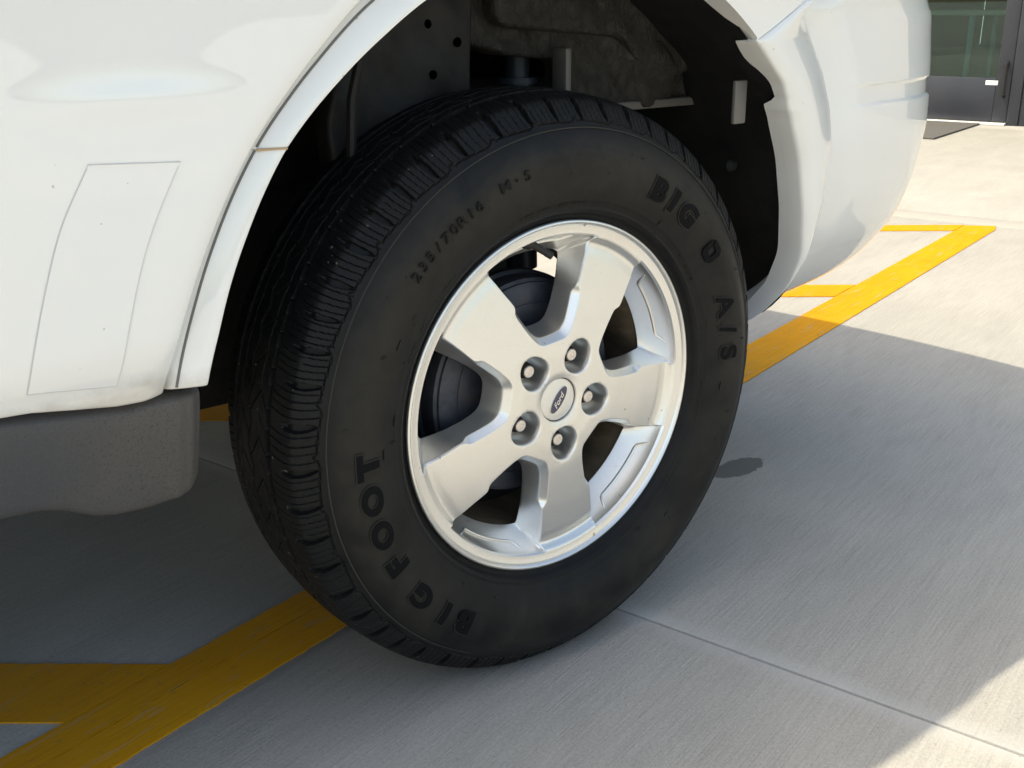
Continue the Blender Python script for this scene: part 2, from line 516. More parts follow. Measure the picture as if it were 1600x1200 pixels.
def paint(name, poly, z=0.0022):
    """thin coat of paint: outline with softly ragged edges"""
    pts = []
    n = len(poly)
    for i in range(n):
        a = Vector(poly[i]); b = Vector(poly[(i + 1) % n])
        L = (b - a).length
        k = max(2, int(L / 0.012))
        nrm = Vector((-(b - a).y, (b - a).x)).normalized()
        for j in range(k):
            w = 0 if j == 0 else random.gauss(0, 0.0006)
            p = a.lerp(b, j / k) + nrm * w
            pts.append(p)
    m = len(pts)
    V = [tuple(lot(p.x, p.y, z)) for p in pts] + [tuple(lot(p.x, p.y, 0.0002)) for p in pts]
    F = [tuple(range(m))] + [(i, (i + 1) % m, (i + 1) % m + m, i + m) for i in range(m)]
    o = mesh(name, V, F, MAT['yellow'], pave, sharp=None)
    bm = bmesh.new(); bm.from_mesh(o.data); bmesh.ops.recalc_face_normals(bm, faces=bm.faces)
    bmesh.ops.triangulate(bm, faces=[f for f in bm.faces if len(f.verts) > 4]); bm.to_mesh(o.data); bm.free()
    return o
paint('painted_line', [(-5.5, -0.389), (0.1345, -0.386), (0.1345, -0.3374), (-5.5, -0.3374)])
paint('painted_line', [(-5.5, -0.3363), (0.1345, -0.3363), (0.1345, -0.270), (-5.5, -0.268)])
paint('painted_line', [(0.1395, -0.386), (3.20, -.384), (3.285, -.384), (3.338, -.282), (3.262, -.266), (0.1395, -0.270)])
# slanting bars: their near edge and far edge run at the same slant
for ua, ub in ((3.157, 3.290), (1.977, 2.146), (0.757, 0.915), (-0.477, -0.327), (-1.70, -1.54)):
    s, v0, L = 0.725, -0.3872, 2.2
    paint('painted_bar', [(ua, v0), (ub, v0), (ub - L * s, v0 - L), (ua - L * s, v0 - L)], z=0.0024)

# ------------------------------------------------------------------ the car
car = empty('parked_car', (0, 0, 0))
tag(car, 'white compact sport utility vehicle with silver five spoke rear wheel', 'car')
YC = 0.86                                     # centre line of the car

# ---- tyre
def build_tyre():
    half = [(.2085, .0130), (.2150, .0060), (.2222, .0030), (.2262, .0004), (.2300, -.0062), (.2335, -.0086), (.2372, -.0094), (.2450, -.0136), (.2600, -.0192), (.2750, -.0228),
            (.2900, -.0243), (.3050, -.0222), (.3180, -.0157), (.3260, -.0098), (.3340, -.0046), (.3420, .0012), (.3500, .0070), (.3562, .0132), (.3597, .0235), (.3622, .0390),
            (.3637, .0550), (.3648, .0720), (.3653, .0880)]
    full = half + [(r, .176 - y) for r, y in half[-2::-1]]
    P = catmull(full, 6000)
    S = np.r_[0, np.cumsum(np.linalg.norm(np.diff(P, axis=0), axis=1))]
    i0 = np.argmin(np.abs(P[:3000, 0] - .34))
    W = S - S[i0]                              # arc length from the shoulder line
    wc = W[3000]
    wend = 2 * wc
    fine = np.arange(-.0120, wend + .004, .00118)
    lo = np.arange(W[0], -.0120, .0020)
    hi = np.arange(wend + .004, W[-1], .006)
    w = np.r_[lo, fine, hi, W[-1]]
    r = np.interp(w, W, P[:, 0]); y = np.interp(w, W, P[:, 1])
    tr = np.gradient(r, w); ty = np.gradient(y, w)
    L = np.hypot(tr, ty); nr, ny = ty / L, -tr / L          # outward normal
    NA = 54 * 44
    a = np.arange(NA) * 2 * np.pi / NA
    A, Wg = np.meshgrid(a, w, indexing='ij')
    deg = np.degrees(A)
    p = A * 54 / (2 * np.pi) + 0.16 * np.sin(5 * A) + 0.09 * np.sin(11 * A + 1)
    D = np.zeros_like(Wg)
    pitch = .0421
    def lat(ph):                                # distance to nearest lateral feature in metres
        return np.abs(ph - np.round(ph)) * pitch
    def groove(dist, hw, dep, e=.0001):
        return dep * (1 - sstep(hw - e, hw + e, dist))
    sym = np.where(Wg > wc, wend - Wg, Wg)      # mirrored coordinate
    side = np.where(Wg > wc, 1.0, 0.0)
    pp = p + side * 0.5
    tri = np.abs(((p * 1.0) % 1.0) - .5) * 2 - .5
    # three circumferential grooves
    D = np.maximum(D, groove(np.abs(sym - (.0575 + .0004 * tri)), .0036, .0085))
    D = np.maximum(D, groove(np.abs(Wg - (wc + .0042 * (np.abs(((p + .25) % 1.0) - .5) * 4 - 1))), .0018, .0062))
    # V shaped cross grooves in the inner ribs
    s1 = (sym - .0575)
    apex = .0175
    ph = np.where(s1 < apex, -.55 * s1 / apex, -.55 + .62 * (s1 - apex) / .024)
    m1 = (s1 > 0) & (sym < wc - .001)
    D = np.maximum(D, np.where(m1, groove(lat(pp - ph), .0012, .0058), 0))
    D = np.maximum(D, np.where(m1, groove(np.abs(s1 - apex - .002 * tri), .0006, .0030), 0))
    D = np.maximum(D, np.where(m1 & (s1 < apex), groove(lat(pp - ph + .5), .0005, .0015), 0))
    # shoulder: wide slot, thin sipes
    ms = (sym > -.014) & (sym < .046)
    bow = .10 * ((sym - .02) / .03) ** 2
    taper = np.clip(np.sin(np.pi * np.clip((sym + .009) / .046, 0, 1)), 0, 1) ** .7
    D = np.maximum(D, np.where(ms, groove(lat(pp + bow), .0040 * taper + .0001, .0062 * np.clip(taper * 1.6, 0, 1)), 0))
    for k, dd in ((.22, .0016), (.42, .0013), (.60, .0016), (.80, .0013)):
        mk = (sym > -.009) & (sym < .0525)
        D = np.maximum(D, np.where(mk, groove(lat(pp + bow + k), .00050, dd), 0))
    # stepped line between tread and side wall, outer side
    q = (deg / 10.0 + 0.04) % 1.0
    zz = -.0075 + np.where(q < .74, -.0028 + .0036 * q / .74, .0008 - .0036 * sstep(.74, 1, q) + .0030 * np.exp(-((q - .80) / .07) ** 2))
    outer = (Wg < .02)
    D = D + np.where(outer, .0009 * (1 - sstep(zz - .0006, zz + .0006, Wg)), 0)
    D = np.maximum(D, np.where(outer, groove(np.abs(Wg - zz), .0008, .0022), 0))
    wr = np.interp(.3258, P[:3000, 0], W[:3000])
    D = D - .0007 * np.exp(-((Wg - wr) / .0011) ** 2)
    for rr_, am in ((.2330, .0006), (.2390, .0004), (.2440, .0004)):
        w2 = np.interp(rr_, P[:3000, 0], W[:3000])
        D = D - am * np.exp(-((Wg - w2) / .0012) ** 2)
    Rr = r[None, :] - D * nr[None, :]
    Yy = y[None, :] - D * ny[None, :]
    X = Rr * np.cos(A); Z = Rr * np.sin(A)
    # load: flat at the contact, slight bulge above it
    da = np.abs((np.degrees(A) - 270 + 180) % 360 - 180)
    bul = np.exp(-(da / 26) ** 2) * sstep(.215, .28, Rr) * (1 - sstep(.33, .36, Rr))
    Yy = Yy + np.where(Wg < wc, -1, 1) * .0055 * bul
    zf = -HUB + .0012
    soft = .004
    Z = np.where(Z < zf + soft, zf + soft * np.exp((np.minimum(Z, zf + soft) - zf - soft) / soft) * 1.0, Z)
    V = np.stack([X, Yy, Z], -1).reshape(-1, 3)
    n, m = NA, len(w)
    idx = np.arange(n * m).reshape(n, m)
    i1 = np.roll(idx, -1, axis=0)
    F = np.stack([idx[:, :-1], idx[:, 1:], i1[:, 1:], i1[:, :-1]], -1).reshape(-1, 4)
    def ysurf(rr):
        k = P[:3000]
        return np.interp(rr, k[:, 0], k[:, 1])
    return V, F, ysurf

TV, TF, tyre_y = build_tyre()

# ---- alloy wheel -----------------------------------------------------------
PH0 = 60.97
def face_y(r):
    return np.interp(r, [0, .0275, .036, .060, .090, .145, .180, .1890, .1930, .1955, .1985, .2005, .2020, .2075], [.0035, .0035, .0012, .0002, .0018, .0068, .0108, .0132, .0136, .0124, .0082, .0058, .0050, .0043])

def pocket_loop():
    """half outline of one opening: (r0,a0) at the face, (r1,a1,d1) at the foot of the bevel, (r2,a2,y2) at the hole, kind"""
    side = [  # r0, a0, r1, a1, d1, r2, a2, y2
        (.2035, 24.3, .2020, 23.6, .0030, .1755, 17.6, .0470),
        (.1985, 23.4, .1980, 22.7, .0025, .1735, 17.6, .0460),
        (.1920, 23.0, .1915, 22.4, .0022, .1710, 17.6, .0450),
        (.1800, 22.5, .1795, 22.0, .0022, .1640, 17.5, .0440),
        (.1650, 21.7, .1645, 21.2, .0022, .1540, 17.4, .0430),
        (.1500, 20.6, .1495, 20.1, .0022, .1430, 17.2, .0420),
        (.1425, 20.0, .1420, 19.5, .0022, .1370, 17.0, .0420),
        (.1395, 20.2, .1385, 19.3, .0035, .1345, 16.9, .0420),
        (.1375, 21.4, .1365, 19.2, .0065, .1330, 16.8, .0420),
        (.1345, 22.2, .1345, 19.1, .0085, .1310, 16.7, .0420),
        (.1290, 22.2, .1295, 18.9, .0092, .1265, 16.5, .0420),
        (.1180, 21.7, .1190, 18.2, .0092, .1175, 16.0, .0420),
        (.1060, 20.9, .1080, 17.2, .0092, .1080, 14.8, .0420),
        (.0940, 19.4, .0985, 15.9, .0092, .1035, 14.0, .0420),
        (.0865, 17.8, .0920, 14.1, .0092, .0980, 12.7, .0420),
        (.0810, 15.6, .0872, 11.6, .0092, .0940, 10.6, .0420),
        (.0776, 12.3, .0850, 8.9, .0092, .0914, 8.1, .0420),
        (.0760, 6.2, .0838, 4.4, .0092, .0899, 4.0, .0420),
        (.0755, 0.0, .0834, 0.0, .0092, .0895, 0.0, .0420)]
    side = np.array(side)
    d = np.r_[0, np.cumsum(np.hypot(np.diff(side[:, 0]), np.diff(np.radians(side[:, 1])) * .12))]
    t = np.linspace(0, d[-1], 62)
    S = np.stack([np.interp(t, d, side[:, k]) for k in range(8)], 1)
    # smooth all but the ends and the tip
    for _ in range(2):
        S[2:-1] = (S[1:-2] + 2 * S[2:-1] + np.r_[S[3:], S[-1:]][:len(S) - 3]) / 4
    S[-1, [1, 3, 6]] = 0
    k = 30
    aa = np.linspace(0, 24.3, k + 1)[:-1]
    f = aa / 24.3
    rim = np.stack([np.full(k, .2043), aa, np.full(k, .2020), aa * 23.6 / 24.3, np.full(k, .0030),
                    .1785 - .003 * f ** 8, 17.6 * np.where(f < .9, f * 1.02, .918 + (f - .9) * .82), np.full(k, .0500) - .003 * f ** 8], 1)
    H = np.vstack([rim, S]); kind = np.r_[np.ones(k), np.zeros(len(S))]
    G = H[1:-1][::-1].copy(); G[:, [1, 3, 6]] *= -1
    return np.vstack([H, G]), np.r_[kind, kind[1:-1][::-1]]

def build_alloy():
    loop, kind = pocket_loop()
    NL = len(loop)
    V = []; F = []
    pol = lambda r, a, y: (r * math.cos(a), y, r * math.sin(a))
    def ring(pts):
        s = len(V); V.extend(pts); return np.arange(s, s + len(pts))
    def bridge(A, B, flip=False):
        n = len(A)
        for i in range(n):
            j = (i + 1) % n
            F.append((A[i], A[j], B[j], B[i]) if not flip else (B[i], B[j], A[j], A[i]))
    NB = 360
    outline = [(.2075 * math.cos(2 * math.pi * k / NB), .2075 * math.sin(2 * math.pi * k / NB)) for k in range(NB)]
    cdt_v = list(outline); loops2d = [list(range(NB))]
    holes = []
    edges = [(k, (k + 1) % NB) for k in range(NB)]
    def addloop(pts):
        s = len(cdt_v); cdt_v.extend(pts); n = len(pts)
        edges.extend([(s + k, s + (k + 1) % n) for k in range(n)])
        holes.append(np.array(pts)); return s, n
    pock = []
    for kq in range(5):
        c = R(PH0 - 36 + 72 * kq)
        pts = [(r0 * math.cos(c + R(a0)), r0 * math.sin(c + R(a0))) for r0, a0 in loop[:, :2]]
        pock.append((addloop(pts), c))
    lug = []
    NLUG = 44
    def lug_shape(s):
        out = []
        for k in range(NLUG):
            a = 2 * math.pi * k / NLUG
            rad = .0222 * (1 + .035 * math.cos(2 * a)) + .0006 * math.cos(3 * a)
            out.append((s * rad * math.cos(a), s * rad * math.sin(a)))
        return out
    for kq in range(5):
        c = R(PH0 + 72 * kq)
        cx = .0580
        f = lambda p, c=c: ((cx + p[0]) * math.cos(c) - p[1] * math.sin(c), (cx + p[0]) * math.sin(c) + p[1] * math.cos(c))
        lug.append((addloop([f(p) for p in lug_shape(1.0)]), f))
    NCAP = 72
    capl = addloop([(.0283 * math.cos(2 * math.pi * k / NCAP), .0283 * math.sin(2 * math.pi * k / NCAP)) for k in range(NCAP)])
    # interior points
    allc = np.array(cdt_v)
    def inside(P, poly):
        x, y = P[:, 0], P[:, 1]; res = np.zeros(len(P), bool)
        j = len(poly) - 1
        for i in range(len(poly)):
            xi, yi = poly[i]; xj, yj = poly[j]
            with np.errstate(divide='ignore', invalid='ignore'):
                cnd = ((yi > y) != (yj > y)) & (x < (xj - xi) * (y - yi) / (yj - yi + 1e-30) + xi)
            res ^= cnd; j = i
        return res
    pts = []
    for r in np.r_[np.arange(.031, .184, .0042), .184, .1875, .1905, .1925, .1940, .1955, .1970, .1985, .1998, .2010, .2022, .2045]:
        n = int(2 * math.pi * r / .0042)
        for k in range(n):
            a = 2 * math.pi * (k + .5 * (int(r * 1000) % 2)) / n
            pts.append((r * math.cos(a), r * math.sin(a)))
    pts = np.array(pts)
    keep = np.ones(len(pts), bool)
    for h in holes: keep &= ~inside(pts, h)
    for i0 in range(0, len(allc), 50):
        ch = allc[i0:i0 + 50]
        keep &= (np.hypot(pts[:, None, 0] - ch[None, :, 0], pts[:, None, 1] - ch[None, :, 1]).min(1) > .0014)
    pts = pts[keep]
    full = [Vector(p) for p in cdt_v] + [Vector(p) for p in pts]
    ov, oe, of, *_ = delaunay_2d_cdt(full, edges, [], 0, 1e-7)
    ov = np.array([(v.x, v.y) for v in ov]); of = np.array([list(f) for f in of])
    cen = ov[of].mean(1)
    ok = np.hypot(cen[:, 0], cen[:, 1]) < .2075
    for h in holes: ok &= ~inside(cen, h)
    of = of[ok]
    base = len(V)
    yy = face_y(np.hypot(ov[:, 0], ov[:, 1]))
    # soft cushion between the lug pockets: slightly hollow towards the cap
    V.extend([(x, y_, z) for (x, z), y_ in zip(ov, yy)])
    F.extend([tuple(base + i for i in f) for f in of])
    face_idx = lambda s, n: np.arange(base + s, base + s + n)      # input points keep their order
    # pockets
    for (s, n), c in pock:
        P0 = [pol(r0, c + R(a0), float(face_y(r0))) for r0, a0 in loop[:, :2]]
        L0 = ring(P0)
        bridge(face_idx(s, n), L0)
        y0 = np.array([p[1] for p in P0])
        P1 = np.stack([loop[:, 2] * np.cos(c + np.radians(loop[:, 3])), y0 + loop[:, 4], loop[:, 2] * np.sin(c + np.radians(loop[:, 3]))], 1)
        P0 = np.array(P0)
        P2 = np.stack([loop[:, 5] * np.cos(c + np.radians(loop[:, 6])), loop[:, 7], loop[:, 5] * np.sin(c + np.radians(loop[:, 6]))], 1)
        # rounded lip: quarter bend between the face and the bevel
        lv = [P0 + (P1 - P0) * np.array([.06, .005, .06]), P0 + (P1 - P0) * np.array([.13, .05, .13]), P0 + (P1 - P0) * np.array([.20, .13, .20]), P0 + (P1 - P0) * np.array([.88, .90, .88]), P0 + (P1 - P0) * np.array([.97, 1.0, .97]), P1 + (P2 - P1) * np.array([.005, .022, .005])]
        bow = np.array([.10, .22, .36, .52, .68, .82, .93, 1.0])
        for t in bow:
            tr_ = np.where(kind > .5, t ** 1.25, t ** 1.05)[:, None]
            ty_ = np.where(kind > .5, t ** .85, t)[:, None]
            q = P1 + (P2 - P1) * np.hstack([tr_, ty_, tr_])
            lv.append(q)
        # underside of the opening: rounded edge and back
        cen_ = np.array([.135 * math.cos(c), 0, .135 * math.sin(c)])
        out = P2 - cen_; out[:, 1] = 0
        out /= np.linalg.norm(out, axis=1)[:, None]
        lv.append(P2 + out * .0008 + np.array([0, .0018, 0]))
        lv.append(P2 + out * .0035 + np.array([0, .0032, 0]))
        lv.append(P2 + out * .012 + np.array([0, .0040, 0]))
        prev = L0
        for q in lv:
            cur = ring([tuple(v) for v in q]); bridge(prev, cur); prev = cur
    # lug pockets
    for (s, n), f in lug:
        prev = face_idx(s, n)
        def lring(scale, dy, rel=True):
            o_ = []
            for p in lug_shape(scale):
                x, z = f(p)
                o_.append((x, (float(face_y(math.hypot(x, z))) if rel else 0) + dy, z))
            return ring(o_)
        for sc, dy, rel in ((.985, .0002, True), (.955, .0012, True), (.925, .0030, True), (.905, .0060, True), (.86, .022, False), (.83, .034, False), (.75, .0365, False), (.30, .037, False)):
            cur = lring(sc, dy, rel); bridge(prev, cur); prev = cur
        F.append(tuple(prev))
    # centre bore
    s, n = capl
    prev = face_idx(s, n)
    for r_, y_ in ((.0280, .0042), (.0279, .0120), (.002, .0125)):
        cur = ring([(r_ * math.cos(2 * math.pi * k / NCAP), y_, r_ * math.sin(2 * math.pi * k / NCAP)) for k in range(NCAP)])
        bridge(prev, cur); prev = cur
    # ring, lip and barrel
    prev = np.arange(base, base + NB)
    prof = [(.2100, .0036), (.2126, .0030), (.2132, .0036), (.2139, .0036), (.2144, .0028), (.2158, .0006), (.2174, -.0005), (.2190, -.0004), (.2202, .0006), (.2206, .0024), (.2200, .0050), (.2160, .0090),
            (.2085, .0160), (.2050, .0300), (.1960, .0400), (.1855, .0520), (.1835, .0700)]
    for r_, y_ in prof:
        cur = ring([(r_ * math.cos(2 * math.pi * k / NB), y_, r_ * math.sin(2 * math.pi * k / NB)) for k in range(NB)])
        bridge(cur, prev); prev = cur
    # raised bracket line on the web of every opening
    rib = MB()
    for (s, n), c in pock:
        path = [(-15.8, .16), (-14.6, .30), (-13.4, .44)] + [(x, .47) for x in np.linspace(-12.2, 12.2, 17)] + [(13.4, .44), (14.6, .30), (15.8, .16)]
        L3 = []
        for a, t in path:
            f_ = abs(a) / 24.3
            r1, d1_ = .2020, float(face_y(.2043)) + .003
            tr_, ty_ = t ** 1.25, t ** .85
            r = r1 + (.1785 - r1) * tr_; y = d1_ + (.05 - d1_) * ty_
            aa = a * (23.6 / 24.3) * (1 - tr_) + a * .74 * tr_
            L3.append(pol(r, c + R(a * (1 - .12 * tr_)), y - .0003))
        rib.tube(L3, [.0009] + [.0022] * (len(L3) - 2) + [.0009], 8)
    off = len(V)
    V.extend(rib.V); F.extend([tuple(i + off for i in f) for f in rib.F])
    # inner barrel seen through the openings
    return V, F

AV, AF = build_alloy()
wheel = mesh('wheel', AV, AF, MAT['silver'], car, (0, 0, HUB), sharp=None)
bm = bmesh.new(); bm.from_mesh(wheel.data)
bmesh.ops.remove_doubles(bm, verts=bm.verts, dist=1e-6)
bmesh.ops.recalc_face_normals(bm, faces=bm.faces)
bm.to_mesh(wheel.data); bm.free()
wheel.data.shade_smooth(); wheel.data.set_sharp_from_angle(angle=R(38))
tag(wheel, 'silver five spoke alloy rear wheel')
tyre = mesh('tyre', TV, TF, MAT['tyre'], wheel, sharp=38)

MB().lathe([(.1830, .0560), (.1800, .0620), (.1780, .0900), (.1780, .1500), (.1950, .1720), (.2150, .1760), (.2190, .1700)], 120).build('wheel_barrel', MAT['barrel'], wheel)
# thin pale scuffed ridge line on the side wall
rb = MB()
ys = float(tyre_y(.3258))
rb.lathe([(.3251, ys - .0002), (.3256, ys - .0011), (.3262, ys - .0010), (.3266, ys + .0006)], 300)
rb.build('sidewall_ridge', MAT['ridge'], wheel)

# centre cap with emblem
cp = MB().lathe([(.0282, .0062), (.0276, .0058), (.0270, .0068)], 72)
cp.build('cap_ring', MAT['cap_ring'], wheel)
cp = MB().lathe([(.0270, .0075), (.0268, .0066), (.0262, .0060), (.0240, .0055), (.0160, .0048), (.0080, .0044), (.0004, .0043)], 72)
cp.build('centre_cap', MAT['cap'], wheel)
EA = R(53.2)                                   # slant of the emblem's long axis
def em(u, v, y): return (u * math.cos(EA) - v * math.sin(EA), y, u * math.sin(EA) + v * math.cos(EA))
def oval(a, b, y0, y1, mat, name):
    n = 48
    V = [em(a * math.cos(2 * math.pi * k / n), b * math.sin(2 * math.pi * k / n), y0) for k in range(n)] + \
        [em(a * math.cos(2 * math.pi * k / n), b * math.sin(2 * math.pi * k / n), y1) for k in range(n)]
    F = [tuple(range(n)), tuple(range(2 * n - 1, n - 1, -1))] + [(k, (k + 1) % n, n + (k + 1) % n, n + k) for k in range(n)]
    m = MB(); m.add(V, F)
    return m.build(name, mat, wheel)
oval(.0193, .0078, .0034, .0052, MAT['chrome'], 'emblem_rim')
oval(.0186, .0072, .0031, .0052, MAT['blue'], 'emblem_oval')

# ---- lettering helper
def text_mesh(s, size, bold=0.0, shear=0.0, extrude=0.0006):
    cu = bpy.data.curves.new('txt', 'FONT')
    cu.body = s; cu.size = size; cu.align_x = 'CENTER'; cu.align_y = 'CENTER'
    cu.offset = bold; cu.shear = shear; cu.extrude = extrude; cu.resolution_u = 6
    ob = bpy.data.objects.new('txt', cu); COL.objects.link(ob)
    dg = bpy.context.evaluated_depsgraph_get(); dg.update()
    me = bpy.data.meshes.new_from_object(ob.evaluated_get(dg))
    bpy.data.objects.remove(ob); bpy.data.curves.remove(cu)
    bm = bmesh.new(); bm.from_mesh(me); bpy.data.meshes.remove(me)
    bmesh.ops.remove_doubles(bm, verts=bm.verts, dist=1e-6)
    bmesh.ops.triangulate(bm, faces=bm.faces)
    for _ in range(3):
        lg = [e for e in bm.edges if e.calc_length() > .0055]
        if not lg: break
        bmesh.ops.subdivide_edges(bm, edges=lg, cuts=1)
        bmesh.ops.triangulate(bm, faces=bm.faces)
    bm.verts.index_update()
    V = np.array([v.co[:] for v in bm.verts]); F = [[v.index for v in f.verts] for f in bm.faces]
    bm.free()
    return V, F
V, F = text_mesh('Ford', .0092, .00012, .35, .0003)
c0 = (V.max(0) + V.min(0)) / 2
V = V - c0
V[:, 0] *= .0215 / np.ptp(V[:, 0]); V[:, 1] *= .0072 / np.ptp(V[:, 1])
mesh('emblem_script', [em(v[0], v[1], .0029 - v[2] * .6) for v in V], F, MAT['chrome'], wheel, sharp=None)

def on_tyre(mb, V, F, a0, r0, lift=.0007):
    rr = r0 + V[:, 1]
    an = R(a0) - V[:, 0] / r0
    y = tyre_y(rr) - lift - V[:, 2]
    if True:
        da = np.abs((np.degrees(an) - 270 + 180) % 360 - 180)
        y = y - .0055 * np.exp(-(da / 26) ** 2) * sstep(.215, .28, rr) * (1 - sstep(.33, .36, rr))
    mb.add(np.stack([rr * np.cos(an), y, rr * np.sin(an)], 1), F)
def word(chars, size, bold, r0, name, mat, out=True, fit=None):
    mb = MB(); ol = MB()
    for ch, a in chars:
        V, F = text_mesh(ch, size, bold)
        c0 = (V.max(0) + V.min(0)) / 2; V = V - c0
        if fit:
            h = np.ptp(V[:, 1]); V[:, 1] *= (fit / h if ch != '+' else .5); V[:, 0] *= (fit / h * 1.22 if ch != '+' else .5)
        on_tyre(mb, V, F, a, r0)
        if out:
            V2, F2 = text_mesh(ch, size, bold + .0017, 0, .0002)
            V2 = V2 - (V2.max(0) + V2.min(0)) / 2
            if fit: V2[:, 1] *= fit / h; V2[:, 0] *= fit / h * 1.22
            on_tyre(ol, V2, F2, a, r0, .0003)
    o = mb.build(name, mat, wheel, sharp=40)
    if out: ol.build(name + '_outline', MAT['ridge'] if False else MAT['letter_dim'], wheel, sharp=40)
    return o
word([('B', 61.2), ('I', 55.2), ('G', 48.6)], .036, .0020, .2785, 'sidewall_lettering', MAT['letter'], True, .0280)
word([('A', 17.0), ('/', 9.4), ('S', 2.6)], .036, .0010, .2760, 'sidewall_lettering', MAT['letter'], True, .0270)
word([('F', 206.7), ('O', 197.6), ('O', 188.6), ('T', 180.4)], .036, .0020, .2845, 'sidewall_lettering', MAT['letter'], True, .0280)
word([('B', 234.2), ('I', 227.6), ('G', 218.6)], .036, .0020, .2870, 'sidewall_lettering', MAT['letter'], True, .0280)
ss = '235/70R16'
word([(c, 138.4 - 2.58 * i) for i, c in enumerate(ss)], .016, .0001, .2890, 'size_marking', MAT['size'], False, .0115)
word([('M', 110.2), ('+', 107.0), ('S', 104.0)], .016, .0001, .2905, 'size_marking', MAT['size'], False, .0115)
# the split O between the words
def split_o():
    mb = MB()
    def rr_(w, h, rad, n=6):
        out = []
        for sx, sy, a0 in ((1, 1, 0), (-1, 1, 90), (-1, -1, 180), (1, -1, 270)):
            for k in range(n + 1):
                a = R(a0 + 90 * k / n)
                out.append((sx * (w - rad) + rad * math.cos(a), sy * (h - rad) + rad * math.sin(a)))
        return out
    A = rr_(.0130, .0138, .0085); B = rr_(.0052, .0060, .0030)
    n = len(A)
    V = []; F = []
    for y in (-.0006, .0006):
        V += [(x, z, y) for x, z in A] + [(x, z, y) for x, z in B]
    for k in range(n):
        if k in (9, 10): continue            # the slit
        j = (k + 1) % n
        F += [(2 * n + k, 2 * n + j, 3 * n + j, 3 * n + k), (k, j, 2 * n + j, 2 * n + k), (n + j, n + k, 3 * n + k, 3 * n + j)]
    on_tyre(mb, np.array(V), F, 34.2, .2785)
    # inner hook
    q = [(-.0012, -.0020), (.0030, -.0020), (.0030, .0036), (-.0012, .0036)]
    return mb.build('sidewall_lettering', MAT['letter'], wheel, sharp=40)
split_o()
# small moulding marks round the bead and vent spews
mk = MB()
for k in range(16):
    a0 = random.uniform(0, 360)
    rr = random.choice([.2465, .2475, .25, .262, .268, .305, .31])
    w, h = random.choice([(.0035, .0008), (.0008, .0035), (.006, .0009), (.0014, .0014)])
    V = np.array([(-w, -h, 0), (w, -h, 0), (w, h, 0), (-w, h, 0), (-w, -h, .0006), (w, -h, .0006), (w, h, .0006), (-w, h, .0006)])
    on_tyre(mk, V, [(4, 5, 6, 7), (0, 1, 5, 4), (1, 2, 6, 5), (2, 3, 7, 6), (3, 0, 4, 7)], a0, rr, .0)
for a0, a1 in ((150, 157), (142, 148.5), (131, 140), (84, 95), (97, 108), (30, 41), (-18, -4), (-42, -30)):
    for k in range(int((a1 - a0) / .62)):
        a = a0 + k * .62
        if random.random() < .25: continue
        w, h = random.uniform(.0004, .0009), random.uniform(.0010, .0016)
        V = np.array([(-w, -h, 0), (w, -h, 0), (w, h, 0), (-w, h, 0), (-w, -h, .0005), (w, -h, .0005), (w, h, .0005), (-w, h, .0005)])
        on_tyre(mk, V, [(4, 5, 6, 7), (0, 1, 5, 4), (1, 2, 6, 5), (2, 3, 7, 6), (3, 0, 4, 7)], a, .2415, .0)
mk.build('moulding_marks', MAT['letter_dim'], wheel, sharp=None)['kind'] = 'stuff'

# lug nuts
def nut_mb():
    m = MB()
    hexa = lambda r, y, ph=0: [(r * math.cos(R(60 * k + ph)), y, r * math.sin(R(60 * k + ph))) for k in range(6)]
    return m
nutm = MB().lathe([(.0088, .0345), (.0104, .0340), (.0106, .0220), (.0100, .0175), (.0088, .0150), (.0074, .0128)], 6)
nut_face = MB().lathe([(.0076, .0140), (.0074, .0128), (.0069, .0121), (.0064, .0118), (.0034, .0118), (.0030, .0124), (.0022, .0124), (.0019, .0119), (.0002, .0118)], 28)
first = None
for k in range(5):
    a = R(PH0 + 72 * k)
    c = (.05715 * math.cos(a), 0, .05715 * math.sin(a))
    if first is None:
        n1 = nutm.build('lug_nut', MAT['nut_side'], wheel, c)
        me = n1.data
        off = len(me.vertices)
        n2 = nut_face.build('lug_nut_face', MAT['nut'], wheel, c)
        bm = bmesh.new(); bm.from_mesh(n1.data); k0 = len(bm.faces); bm.from_mesh(n2.data)
        bm.faces.ensure_lookup_table()
        for f in bm.faces[k0:]: f.material_index = 1
        bm.to_mesh(n1.data); bm.free()
        n1.data.materials.append(MAT['nut'])
        bpy.data.objects.remove(n2)
        first = n1
    else:
        o = first.copy(); COL.objects.link(o); o.parent = wheel; o.location = c
# valve
vm = MB().tube([(-.0385, .022, .1985), (-.034, .021, .1965), (-.030, .020, .1945)], [.0085, .0085, .0075], 14)
vm.tube([(-.030, .020, .1945), (-.012, .013, .1820)], [.0048, .0042], 12)
vm.tube([(-.013, .0135, .1828), (-.0065, .0107, .1782)], [.0046, .0046], 12)
vm.build('valve_stem', MAT['valve'], wheel)
vb = MB().lathe([(.0002, -.002), (.010, -.001), (.015, .004), (.018, .012)], 24, c=(0, 0, 0))
ang = math.atan2(.1985, -.0385)
vb2 = MB(); vb2.add([((-.045 + v[0] * 1.5), .028 + v[2] * .8, .2005 + v[1] - .006) for v in vb.V], vb.F)
vb2.build('valve_boss', MAT['silver'], wheel)

